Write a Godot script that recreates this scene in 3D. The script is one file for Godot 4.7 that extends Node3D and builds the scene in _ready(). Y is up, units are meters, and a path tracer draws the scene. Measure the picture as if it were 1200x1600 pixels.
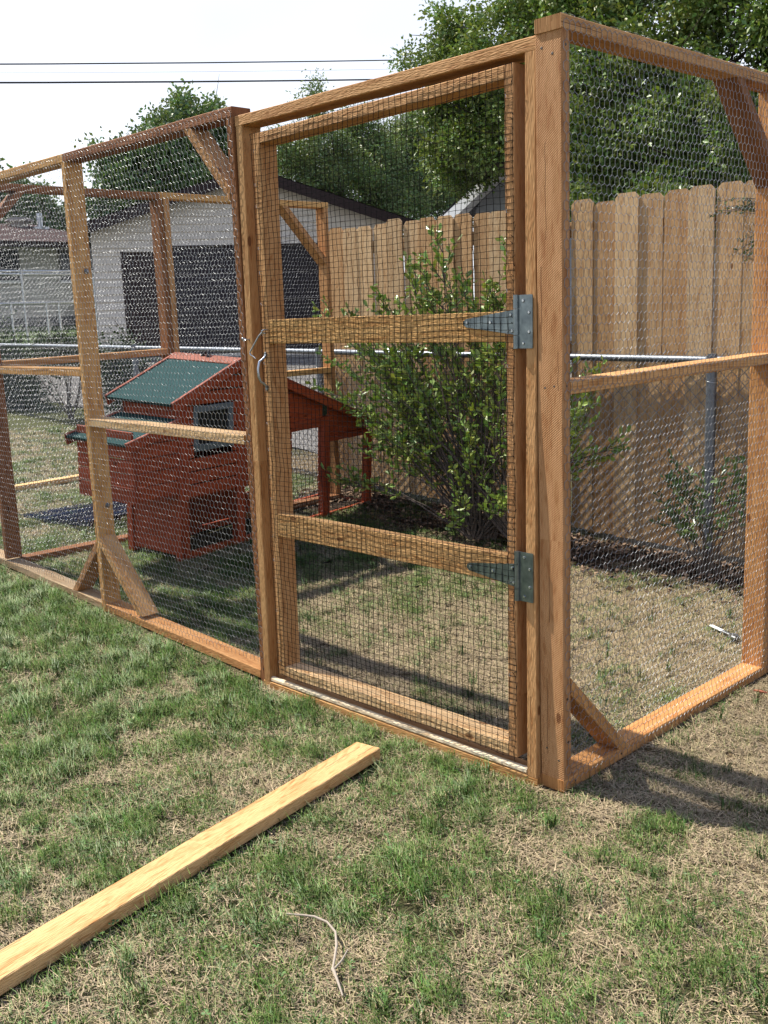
extends Node3D

# ---------------------------------------------------------------- state and small helpers
var rng := RandomNumberGenerator.new()
var taken := {}
var mats := {}
var wood_tex := []
var wood_nrm := []
var fine_noise := FastNoiseLite.new()
var patch_noise := FastNoiseLite.new()
var bump_noise := FastNoiseLite.new()

const SUN_RUN := Vector3(0.75, -1.0, -0.17)      # the way sunlight travels
const EYE := Vector3(1.742, 1.4765, 2.428)

class Acc:
	var p := PackedVector3Array()
	var n := PackedVector3Array()
	var t := PackedVector2Array()
	var c := PackedColorArray()
	var i := PackedInt32Array()
	func tri(a: int, b: int, d: int) -> void:
		i.append(a); i.append(b); i.append(d)
	func vert(pos: Vector3, nor: Vector3, uv: Vector2, col: Color = Color.WHITE) -> int:
		p.append(pos); n.append(nor); t.append(uv); c.append(col)
		return p.size() - 1
	# a flat quad whose front looks along out
	func quad(a: Vector3, b: Vector3, d: Vector3, e: Vector3, out: Vector3, ua: Vector2, ub: Vector2, ud: Vector2, ue: Vector2, col: Color = Color.WHITE) -> void:
		var s := p.size()
		vert(a, out, ua, col); vert(b, out, ub, col); vert(d, out, ud, col); vert(e, out, ue, col)
		if (b - a).cross(d - a).dot(out) > 0.0:
			tri(s, s + 2, s + 1); tri(s, s + 3, s + 2)
		else:
			tri(s, s + 1, s + 2); tri(s, s + 2, s + 3)
	func face(a: Vector3, b: Vector3, d: Vector3, out: Vector3, ua: Vector2, ub: Vector2, ud: Vector2, col: Color = Color.WHITE) -> void:
		var s := p.size()
		vert(a, out, ua, col); vert(b, out, ub, col); vert(d, out, ud, col)
		if (b - a).cross(d - a).dot(out) > 0.0:
			tri(s, s + 2, s + 1)
		else:
			tri(s, s + 1, s + 2)
	# a straight round wire
	func wire(a: Vector3, b: Vector3, r: float, sides: int = 3, col: Color = Color.WHITE, r2: float = -1.0) -> void:
		var ax := (b - a)
		if ax.length_squared() < 1e-10:
			return
		ax = ax.normalized()
		var up := Vector3(0, 1, 0) if absf(ax.y) < 0.9 else Vector3(1, 0, 0)
		var u := ax.cross(up).normalized()
		var v := ax.cross(u)
		var s := p.size()
		var rb := r if r2 < 0.0 else r2
		for k in sides:
			var g := TAU * k / sides
			var d := u * cos(g) + v * sin(g)
			vert(a + d * r, d, Vector2(0, float(k) / sides), col)
			vert(b + d * rb, d, Vector2(1, float(k) / sides), col)
		for k in sides:
			var k2 := (k + 1) % sides
			var q0 := s + 2 * k
			var q1 := s + 2 * k + 1
			var q2 := s + 2 * k2
			var q3 := s + 2 * k2 + 1
			tri(q0, q1, q2); tri(q1, q3, q2)
	# a bent round bar through points, with capped ends
	func tube(pts: Array, rad: Array, sides: int = 6, col: Color = Color.WHITE) -> void:
		var s := p.size()
		var m := pts.size()
		var along := 0.0
		var u := Vector3.ZERO
		for j in m:
			var ax: Vector3 = (pts[mini(j + 1, m - 1)] - pts[maxi(j - 1, 0)])
			ax = ax.normalized()
			if j == 0:
				var up := Vector3(0, 1, 0) if absf(ax.y) < 0.9 else Vector3(1, 0, 0)
				u = ax.cross(up).normalized()
			else:
				along += (pts[j] - pts[j - 1]).length()
				u = (u - ax * u.dot(ax)).normalized()
			var v := ax.cross(u)
			var r: float = rad[mini(j, rad.size() - 1)]
			for k in sides:
				var g := TAU * k / sides
				var d := u * cos(g) + v * sin(g)
				vert(pts[j] + d * r, d, Vector2(along, float(k) / sides), col)
		for j in m - 1:
			for k in sides:
				var k2 := (k + 1) % sides
				var q0 := s + j * sides + k
				var q1 := s + (j + 1) * sides + k
				var q2 := s + j * sides + k2
				var q3 := s + (j + 1) * sides + k2
				tri(q0, q1, q2); tri(q1, q3, q2)
		for e in [0, m - 1]:
			var out: Vector3 = (pts[0] - pts[1]).normalized() if e == 0 else (pts[m - 1] - pts[m - 2]).normalized()
			var mid := vert(pts[e], out, Vector2.ZERO, col)
			var first := p.size()
			for k in sides:
				vert(p[s + e * sides + k], out, Vector2.ZERO, col)
			for k in sides:
				if e == 0:
					tri(mid, first + k, first + (k + 1) % sides)
				else:
					tri(mid, first + (k + 1) % sides, first + k)
	# a little eight-sided bead
	func bead(at: Vector3, r: Vector3, col: Color = Color.WHITE) -> void:
		var s := p.size()
		for d in [Vector3.RIGHT, Vector3.LEFT, Vector3.UP, Vector3.DOWN, Vector3.BACK, Vector3.FORWARD]:
			vert(at + d * r, d, Vector2.ZERO, col)
		for f in [[0, 2, 4], [2, 1, 4], [1, 3, 4], [3, 0, 4], [2, 0, 5], [1, 2, 5], [3, 1, 5], [0, 3, 5]]:
			tri(s + f[0], s + f[2], s + f[1])
	# flat-topped disc (screw head, cap) whose top looks along out
	func disc(at: Vector3, out: Vector3, r: float, h: float, sides: int = 8, col: Color = Color.WHITE) -> void:
		tube([at, at + out * h * 0.6, at + out * h], [r, r, r * 0.7], sides, col)
	func commit() -> ArrayMesh:
		var a := []
		a.resize(Mesh.ARRAY_MAX)
		a[Mesh.ARRAY_VERTEX] = p
		a[Mesh.ARRAY_NORMAL] = n
		a[Mesh.ARRAY_TEX_UV] = t
		a[Mesh.ARRAY_COLOR] = c
		a[Mesh.ARRAY_INDEX] = i
		var m := ArrayMesh.new()
		m.add_surface_from_arrays(Mesh.PRIMITIVE_TRIANGLES, a)
		return m

func numbered(called: String, parent: Node) -> String:
	var key := "%d/%s" % [parent.get_instance_id(), called]
	var k: int = taken.get(key, 0)
	taken[key] = k + 1
	return called if k == 0 else "%s_%03d" % [called, k]

func put(called: String, what, mat: Material, parent: Node = self) -> MeshInstance3D:
	var o := MeshInstance3D.new()
	o.name = numbered(called, parent)
	o.mesh = what.commit() if what is Acc else what
	o.material_override = null
	if mat:
		for k in o.mesh.get_surface_count():
			if o.mesh.surface_get_material(k) == null or what is Acc:
				o.mesh.surface_set_material(k, mat)
	parent.add_child(o, true)
	return o

func put_shared(called: String, mesh: Mesh, mat: Material, parent: Node) -> MeshInstance3D:
	var o := MeshInstance3D.new()
	o.name = numbered(called, parent)
	o.mesh = mesh
	o.set_surface_override_material(0, mat)
	parent.add_child(o, true)
	return o

func thing(called: String, label: String, category: String, at := Vector3.ZERO, group := "") -> Node3D:
	var o := Node3D.new()
	o.name = numbered(called, self)
	add_child(o, true)
	o.position = at
	tag(o, label, category, group)
	return o

func part_node(called: String, parent: Node) -> Node3D:
	var o := Node3D.new()
	o.name = numbered(called, parent)
	parent.add_child(o, true)
	return o

func tag(o: Node, label: String, category: String, group := "") -> void:
	o.set_meta("label", label)
	o.set_meta("category", category)
	if group:
		o.set_meta("group", group)

func structure(o: Node) -> Node:
	o.set_meta("kind", "structure")
	return o

func stuff(o: Node) -> Node:
	o.set_meta("kind", "stuff")
	return o

func lin(r: float, g: float, b: float) -> Color:
	return Color(r, g, b).linear_to_srgb()

func rise(x: float) -> float:          # the ground climbs gently to the left
	var d := -x - 1.4
	var soft := log(1.0 + exp(d * 5.0)) / 5.0 if d < 6.0 else d
	if d > 34.0:
		soft = 34.0
	return 0.055 * soft

# ---------------------------------------------------------------- materials
func make_wood_textures() -> void:
	for k in 4:
		var w := 1024
		var h := 160
		var im := Image.create(w, h, false, Image.FORMAT_RGB8)
		var hm := Image.create(w, h, false, Image.FORMAT_RGB8)
		var na := FastNoiseLite.new()
		na.seed = 11 + k
		na.frequency = 1.0
		na.noise_type = FastNoiseLite.TYPE_SIMPLEX
		na.fractal_type = FastNoiseLite.FRACTAL_NONE
		var r2 := RandomNumberGenerator.new()
		r2.seed = 70 + k
		var knots := []
		for q in [3, 2, 3, 2][k]:
			knots.append(Vector3(r2.randf_range(0.1, 2.3), r2.randf_range(0.01, 0.23), r2.randf_range(0.004, 0.011)))
		var freq: float = [130.0, 190.0, 105.0, 240.0][k]
		var warp: float = [2.6, 1.6, 4.5, 1.2][k]
		for y in h:
			var v := y * 0.24 / h
			for x in w:
				var u := x * 2.4 / w
				var bend := 0.0
				var dark := 0.0
				for kn in knots:
					var du: float = (u - kn.x) / 2.2
					var dv: float = v - kn.y
					if absf(du) < 0.07 and absf(dv) < 0.06:
						var d := sqrt(du * du + dv * dv)
						bend += signf(dv) * 0.016 * exp(-d / (kn.z * 1.7))
						dark = maxf(dark, clampf((kn.z * 1.05 - d) / (kn.z * 0.25), 0.0, 1.0))
				var ring := (v + bend) * freq + na.get_noise_2d(u * 0.75, (v + bend) * 7.0) * warp
				var f := ring - floorf(ring)
				var late := pow(f, 3.0) * (1.0 - smoothstep(0.86, 1.0, f))
				var fib := na.get_noise_2d(u * 26.0, v * 1500.0)
				var mott := na.get_noise_2d(u * 2.3 + 40.0, v * 16.0)
				var stain := na.get_noise_2d(u * 9.0 + 90.0, v * 40.0)
				var d2 := clampf(late * 0.66 + fib * 0.20 + mott * 0.27 + maxf(0.0, stain - 0.40) * 0.8, 0.0, 1.0)
				var col := Color(1.0, 0.98, 0.94).lerp(Color(0.79, 0.68, 0.56), d2)
				col = col.lerp(Color(0.46, 0.33, 0.24), dark * 0.6)
				im.set_pixel(x, y, col)
				var e := 0.6 - late * 0.25 + fib * 0.25 - dark * 0.2
				if k == 3:                      # saw marks across the board
					e += 0.22 * sin((u * 900.0 + v * 700.0))
				hm.set_pixel(x, y, Color(e, e, e))
		for q in 9:
			var cx := r2.randi() % w
			var cy := r2.randi() % h
			var cl := r2.randi_range(30, 120)
			for e in cl:
				var px := (cx + e) % w
				var py := (cy + int(1.5 * na.get_noise_2d(e * 0.02, q * 9.0))) % h
				if py < 0:
					py += h
				im.set_pixel(px, py, im.get_pixel(px, py) * Color(0.50, 0.46, 0.43))
				hm.set_pixel(px, py, Color(0.1, 0.1, 0.1))
		var nm := Image.create(w, h, false, Image.FORMAT_RGBA8)
		nm.copy_from(hm)
		nm.convert(Image.FORMAT_RGBA8)
		nm.bump_map_to_normal_map(2.5)
		wood_tex.append(ImageTexture.create_from_image(im))
		wood_nrm.append(ImageTexture.create_from_image(nm))

func wood(kind: String, k: int) -> StandardMaterial3D:
	var key := "wood_%s_%d" % [kind, k]
	if mats.has(key):
		return mats[key]
	var tint: Dictionary = {
		"fir": lin(0.58, 0.345, 0.145), "pale": lin(0.72, 0.52, 0.27), "tan": lin(0.47, 0.268, 0.122), "red": lin(0.255, 0.115, 0.052),
		"orange": lin(0.53, 0.280, 0.115), "plank": lin(0.61, 0.405, 0.19), "grey": lin(0.45, 0.345, 0.235), "fence_a": lin(0.52, 0.355, 0.20), "fence_b": lin(0.46, 0.295, 0.155), "fence_c": lin(0.56, 0.405, 0.245),
		"strip": lin(0.82, 0.72, 0.55),
		"coop": lin(0.325, 0.062, 0.022), "cap": lin(0.36, 0.13, 0.10),
	}
	var m := StandardMaterial3D.new()
	m.resource_name = key
	m.albedo_color = tint[kind]
	m.albedo_texture = wood_tex[k]
	m.normal_enabled = true
	m.normal_texture = wood_nrm[k]
	m.normal_scale = 0.7
	m.vertex_color_use_as_albedo = true
	m.roughness = 0.78 if not kind.begins_with("coop") else 0.6
	m.metallic_specular = 0.35
	mats[key] = m
	return m

func plain(key: String, col: Color, rough := 0.8, metal := 0.0) -> StandardMaterial3D:
	if mats.has(key):
		return mats[key]
	var m := StandardMaterial3D.new()
	m.resource_name = key
	m.albedo_color = col
	m.roughness = rough
	m.metallic = metal
	m.vertex_color_use_as_albedo = true
	mats[key] = m
	return m

func noise_tex(sd: int, freq: float, lo: Color, hi: Color, size := 512, ramp_mid := 0.5, octaves := 5) -> NoiseTexture2D:
	var n := FastNoiseLite.new()
	n.seed = sd
	n.frequency = freq
	n.noise_type = FastNoiseLite.TYPE_SIMPLEX_SMOOTH
	n.fractal_type = FastNoiseLite.FRACTAL_FBM
	n.fractal_octaves = octaves
	var t := NoiseTexture2D.new()
	t.width = size
	t.height = size
	t.seamless = true
	t.noise = n
	var g := Gradient.new()
	g.set_color(0, lo)
	g.set_color(1, hi)
	g.add_point(ramp_mid, lo.lerp(hi, 0.5))
	t.color_ramp = g
	return t

func noise_normal(sd: int, freq: float, strength: float, size := 512) -> NoiseTexture2D:
	var n := FastNoiseLite.new()
	n.seed = sd
	n.frequency = freq
	n.fractal_octaves = 4
	var t := NoiseTexture2D.new()
	t.width = size
	t.height = size
	t.seamless = true
	t.as_normal_map = true
	t.bump_strength = strength
	t.noise = n
	return t

func mottled(key: String, tint: Color, tex: Texture2D, metres: float, rough := 0.9, nrm: Texture2D = null, world := true) -> StandardMaterial3D:
	if mats.has(key):
		return mats[key]
	var m := StandardMaterial3D.new()
	m.resource_name = key
	m.albedo_color = tint
	m.albedo_texture = tex
	m.roughness = rough
	m.metallic_specular = 0.3
	m.vertex_color_use_as_albedo = true
	m.uv1_triplanar = true
	m.uv1_world_triplanar = world
	m.uv1_scale = Vector3.ONE / metres
	if nrm:
		m.normal_enabled = true
		m.normal_texture = nrm
		m.normal_scale = 0.8
	mats[key] = m
	return m

func galvanised(key: String, tint: Color, rough: float) -> StandardMaterial3D:
	if mats.has(key):
		return mats[key]
	var m := StandardMaterial3D.new()
	m.resource_name = key
	m.albedo_color = tint
	m.albedo_texture = noise_tex(91, 0.02, Color(0.72, 0.73, 0.75), Color(1, 1, 1), 128)
	m.uv1_triplanar = true
	m.uv1_scale = Vector3.ONE * 9.0
	m.metallic = 0.85
	m.roughness = rough
	mats[key] = m
	return m

func leaf_mat(key: String, col: Color, through: float, rough := 0.5) -> StandardMaterial3D:
	if mats.has(key):
		return mats[key]
	var m := StandardMaterial3D.new()
	m.resource_name = key
	m.albedo_color = col
	m.roughness = rough
	m.metallic_specular = 0.4
	m.vertex_color_use_as_albedo = true
	m.cull_mode = BaseMaterial3D.CULL_DISABLED
	if through > 0.0:
		m.backlight_enabled = true
		m.backlight = Color(through, through, through * 0.7)
	mats[key] = m
	return m

# ---------------------------------------------------------------- shapes in wood
# A sawn board from a to b (centre line), w wide along wdir, t thick across it; na and nb tilt the end cuts.
var board_tone := Color.WHITE

func board_acc(acc: Acc, a: Vector3, b: Vector3, wdir: Vector3, w: float, t: float, na := Vector3.ZERO, nb := Vector3.ZERO, ch := 0.0025, wob := 0.0007) -> void:
	var ax := (b - a).normalized()
	var L := (b - a).length()
	var wd := (wdir - ax * wdir.dot(ax)).normalized()
	var td := ax.cross(wd)
	if na == Vector3.ZERO:
		na = ax
	if nb == Vector3.ZERO:
		nb = ax
	var hw := w * 0.5
	var ht := t * 0.5
	var ring := [Vector2(-hw + ch, ht), Vector2(hw - ch, ht), Vector2(hw, ht - ch), Vector2(hw, -ht + ch), Vector2(hw - ch, -ht), Vector2(-hw + ch, -ht), Vector2(-hw, -ht + ch), Vector2(-hw, ht - ch)]
	var segs := maxi(1, int(ceil(L / 0.3)))
	var u0 := rng.randf() * 3.0
	var v0 := rng.randf()
	var offs := []
	for j in segs + 1:
		var e := 1.0 if (j > 0 and j < segs) else 0.0
		offs.append((wd * rng.randfn(0.0, wob) + td * rng.randfn(0.0, wob)) * e)
	var rows := []
	for j in segs + 1:
		var row := []
		for q in ring:
			var at: Vector3 = a + wd * q.x + td * q.y
			var s := L * j / segs
			if j == 0:
				s = -((wd * q.x + td * q.y).dot(na)) / ax.dot(na)
			elif j == segs:
				s = L - ((wd * q.x + td * q.y).dot(nb)) / ax.dot(nb)
			row.append(at + ax * s + offs[j])
		rows.append(row)
	var vv := v0
	for k in 8:
		var k2 := (k + 1) % 8
		var edge: Vector2 = ring[k2] - ring[k]
		var out2 := Vector2(edge.y, -edge.x).normalized()
		if out2.dot(ring[k] + ring[k2]) < 0.0:
			out2 = -out2
		var out: Vector3 = wd * out2.x + td * out2.y
		var dv: float = edge.length() / 0.24
		for j in segs:
			var ua := u0 + L * j / segs / 2.4
			var ub := u0 + L * (j + 1) / segs / 2.4
			acc.quad(rows[j][k], rows[j + 1][k], rows[j + 1][k2], rows[j][k2], out, Vector2(ua, vv), Vector2(ub, vv), Vector2(ub, vv + dv), Vector2(ua, vv + dv), board_tone)
		vv += dv
		if k % 2 == 1:
			vv += 0.17
	for e in 2:
		var row: Array = rows[0] if e == 0 else rows[segs]
		var out: Vector3 = -na if e == 0 else nb
		if out.dot(-ax if e == 0 else ax) < 0.0:
			out = -out
		out = out.normalized()
		for k in range(1, 7):
			acc.face(row[0], row[k], row[k + 1], out, Vector2(v0, ring[0].x * 4.0), Vector2(v0 + 0.004, ring[k].x * 4.0), Vector2(v0 + 0.004, ring[k + 1].x * 4.0), Color(0.72, 0.68, 0.62))

func board(called: String, parent: Node, mat: Material, a: Vector3, b: Vector3, wdir: Vector3, w := 0.089, t := 0.038, na := Vector3.ZERO, nb := Vector3.ZERO, ch := 0.0025) -> MeshInstance3D:
	var acc := Acc.new()
	var q := rng.randf_range(0.84, 1.06)
	board_tone = Color(q, q * rng.randf_range(0.96, 1.03), q * rng.randf_range(0.90, 1.08))
	board_acc(acc, a, b, wdir, w, t, na, nb, ch)
	board_tone = Color.WHITE
	return put(called, acc, mat, parent)

# A box by its limits; the grain runs along its longest side.
func slab(called: String, parent: Node, mat: Material, lo: Vector3, hi: Vector3, ch := 0.0015) -> MeshInstance3D:
	var d := hi - lo
	var c := (lo + hi) * 0.5
	if d.x >= d.y and d.x >= d.z:
		return board(called, parent, mat, Vector3(lo.x, c.y, c.z), Vector3(hi.x, c.y, c.z), Vector3.UP, d.y, d.z, Vector3.ZERO, Vector3.ZERO, minf(ch, minf(d.y, d.z) * 0.3))
	if d.y >= d.x and d.y >= d.z:
		return board(called, parent, mat, Vector3(c.x, lo.y, c.z), Vector3(c.x, hi.y, c.z), Vector3.RIGHT, d.x, d.z, Vector3.ZERO, Vector3.ZERO, minf(ch, minf(d.x, d.z) * 0.3))
	return board(called, parent, mat, Vector3(c.x, c.y, lo.z), Vector3(c.x, c.y, hi.z), Vector3.UP, d.y, d.x, Vector3.ZERO, Vector3.ZERO, minf(ch, minf(d.x, d.y) * 0.3))

# A convex outline in x and y, thick from z0 to z1; grain along x or y.
func slice_acc(acc: Acc, pts: Array, z0: float, z1: float, upright := false, col := Color.WHITE) -> void:
	var u0 := rng.randf()
	var v0 := rng.randf()
	var mid := Vector2.ZERO
	for q in pts:
		mid += q
	mid /= pts.size()
	var uv := func(q: Vector2) -> Vector2:
		return Vector2(u0 + q.y / 2.4, v0 + q.x / 0.24) if upright else Vector2(u0 + q.x / 2.4, v0 + q.y / 0.24)
	for side in 2:
		var z := z0 if side == 0 else z1
		var out := Vector3(0, 0, -1) if side == 0 else Vector3(0, 0, 1)
		for k in range(1, pts.size() - 1):
			acc.face(Vector3(pts[0].x, pts[0].y, z), Vector3(pts[k].x, pts[k].y, z), Vector3(pts[k + 1].x, pts[k + 1].y, z), out, uv.call(pts[0]), uv.call(pts[k]), uv.call(pts[k + 1]), col)
	for k in pts.size():
		var a: Vector2 = pts[k]
		var b: Vector2 = pts[(k + 1) % pts.size()]
		var o2 := Vector2((b - a).y, -(b - a).x).normalized()
		if o2.dot((a + b) * 0.5 - mid) < 0.0:
			o2 = -o2
		var dz := (z1 - z0) / 0.24
		acc.quad(Vector3(a.x, a.y, z0), Vector3(b.x, b.y, z0), Vector3(b.x, b.y, z1), Vector3(a.x, a.y, z1), Vector3(o2.x, o2.y, 0), uv.call(a), uv.call(b), uv.call(b) + Vector2(0, dz), uv.call(a) + Vector2(0, dz), col)

func slice(called: String, parent: Node, mat: Material, pts: Array, z0: float, z1: float, upright := false) -> MeshInstance3D:
	var acc := Acc.new()
	slice_acc(acc, pts, z0, z1, upright)
	return put(called, acc, mat, parent)

# Hexagonal poultry wire on a rectangle from o, along u and v.
func hex_wire(acc: Acc, o: Vector3, u: Vector3, v: Vector3, w: float, h: float, sides := 3) -> void:
	var out := u.cross(v).normalized()
	var pu := 0.0262
	var pv := 0.0262
	var nu := int(w / pu)
	var nv := int(h / pv)
	var ids := []
	var belly := FastNoiseLite.new()
	belly.frequency = 1.7
	belly.seed = int(w * 1000.0)
	# nodes: lower and upper end of every twist
	for j in nv + 1:
		var row := []
		for i in nu + 1:
			var x := (i + (0.5 if j % 2 == 1 else 0.0)) * pu
			var y := j * pv
			var z := 0.004 * belly.get_noise_2d(x, y) + 0.003
			var jit := Vector2(rng.randfn(0.0, 0.0009), rng.randfn(0.0, 0.0007))
			x += jit.x + 0.005 * belly.get_noise_2d(x * 0.7 + 9.0, y * 0.7)
			y += 0.006 * belly.get_noise_2d(x * 0.6, y * 0.6 + 30.0)
			row.append([o + u * clampf(x, 0, w) + v * clampf(y, 0, h) + out * z, o + u * clampf(x + jit.y, 0, w) + v * clampf(y + pv * 0.70 + jit.x, 0, h) + out * (z + rng.randfn(0.0, 0.0006))])
		ids.append(row)
	for j in nv + 1:
		for i in nu + 1:
			var b: Array = ids[j][i]
			acc.wire(b[0], b[1], 0.00084, sides)
			if j < nv:
				# the two strands part to the twists above
				var li := i - 1 if j % 2 == 0 else i
				if li >= 0:
					acc.wire(b[1], ids[j + 1][li][0], 0.00080, sides)
				if li + 1 <= nu:
					acc.wire(b[1], ids[j + 1][li + 1][0], 0.00080, sides)

func multi(called: String, mesh: Mesh, mat: Material, where: Array, cols: Array, parent: Node = self) -> MultiMeshInstance3D:
	var mm := MultiMesh.new()
	mm.transform_format = MultiMesh.TRANSFORM_3D
	mm.use_colors = true
	mm.mesh = mesh
	mm.instance_count = where.size()
	for k in where.size():
		mm.set_instance_transform(k, where[k])
		mm.set_instance_color(k, cols[k])
	var o := MultiMeshInstance3D.new()
	o.name = numbered(called, parent)
	o.multimesh = mm
	mesh.surface_set_material(0, mat)
	parent.add_child(o, true)
	return o

func turned(dir: Vector3, roll: float, size: Vector3, at: Vector3) -> Transform3D:   # y of the copy along dir
	var y := dir.normalized()
	var x := y.cross(Vector3(0.31, 0.2, 0.93)).normalized()
	var z := x.cross(y)
	var b := Basis(x, y, z) * Basis(Vector3.UP, roll)
	return Transform3D(b * Basis.from_scale(size), at)

# ---------------------------------------------------------------- the scene
func _ready() -> void:
	rng.seed = 20240
	var cam := Camera3D.new()
	cam.name = "camera"
	cam.fov = 53.08
	cam.near = 0.05
	cam.far = 900.0
	cam.position = EYE
	cam.basis = Basis.from_euler(Vector3(deg_to_rad(-10.991), deg_to_rad(45.763), deg_to_rad(-2.173)), EULER_ORDER_YXZ)
	add_child(cam)
	cam.current = true

	var env := Environment.new()
	env.background_mode = Environment.BG_SKY
	var sky := Sky.new()
	var sm := ProceduralSkyMaterial.new()
	sm.sky_top_color = Color(0.33, 0.47, 0.72)
	sm.sky_horizon_color = Color(0.97, 0.985, 1.0)
	sm.sky_curve = 0.42
	sm.sun_angle_max = 45.0
	sm.sun_curve = 0.4
	sm.ground_horizon_color = Color(0.55, 0.55, 0.5)
	sm.ground_bottom_color = Color(0.25, 0.23, 0.2)
	sm.sky_energy_multiplier = 0.95
	sm.sky_cover = cloud_cover()
	sm.sky_cover_modulate = Color(1, 1, 1, 0.10)
	sky.sky_material = sm
	env.sky = sky
	env.tonemap_mode = Environment.TONE_MAPPER_LINEAR
	env.tonemap_exposure = 1.68
	env.sdfgi_enabled = true
	env.ssao_enabled = true
	env.ssil_enabled = true
	var we := WorldEnvironment.new()
	we.name = "environment"
	we.environment = env
	add_child(we)

	var sun := DirectionalLight3D.new()
	sun.name = "sun"
	sun.light_energy = 1.6
	sun.light_color = Color(1.0, 0.975, 0.925)
	sun.light_angular_distance = 0.5
	sun.shadow_enabled = true
	add_child(sun)
	sun.look_at_from_position(Vector3(0, 30, 0), Vector3(0, 30, 0) + SUN_RUN, Vector3.UP)

	patch_noise.seed = 5
	patch_noise.frequency = 1.25
	patch_noise.fractal_octaves = 3
	fine_noise.seed = 8
	fine_noise.frequency = 5.0
	fine_noise.fractal_octaves = 3
	bump_noise.seed = 3
	bump_noise.frequency = 3.0
	bump_noise.fractal_octaves = 4

	make_wood_textures()
	ground()
	buildings()
	wood_fence()
	chain_fence()
	chicken_run()
	coop()
	loose_things()
	shrubs()
	trees()
	power_lines()
	grass()

func cloud_cover() -> ImageTexture:
	var n := FastNoiseLite.new()
	n.seed = 12
	n.frequency = 1.4
	n.fractal_octaves = 5
	var im := Image.create(512, 256, false, Image.FORMAT_RGBA8)
	for y in 256:
		var la := PI * (0.5 - (y + 0.5) / 256.0)
		for x in 512:
			var lo := TAU * x / 512.0
			var d := Vector3(cos(la) * cos(lo), sin(la) * 2.2, cos(la) * sin(lo))
			var a := clampf(n.get_noise_3dv(d * 1.3) * 1.6 + 0.55, 0.0, 1.0)
			im.set_pixel(x, y, Color(1, 1, 1, a))
	return ImageTexture.create_from_image(im)

# ---------------------------------------------------------------- ground
func green_at(x: float, z: float) -> float:
	var g := 0.0
	if z > 0.0:
		g = 0.72 + 0.34 * smoothstep(-0.6, -1.9, x) - 0.34 * smoothstep(-0.1, 0.8, x)
		g += 0.12 * smoothstep(1.2, 0.2, z) * smoothstep(-1.0, -2.0, x)
	else:
		g = 0.08 + 0.60 * smoothstep(-1.2, -2.3, x) + 0.12 * smoothstep(-0.5, 0.0, z)
		if x > 0.0:
			g = 0.20
	if x < -4.0:
		g = lerpf(g, 0.38, smoothstep(-4.0, -5.0, x))
	g += patch_noise.get_noise_2d(x, z) * 0.50
	return clampf(g, 0.0, 1.0)

func bumps(x: float, z: float) -> float:
	return 0.012 * bump_noise.get_noise_2d(x, z)

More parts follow.
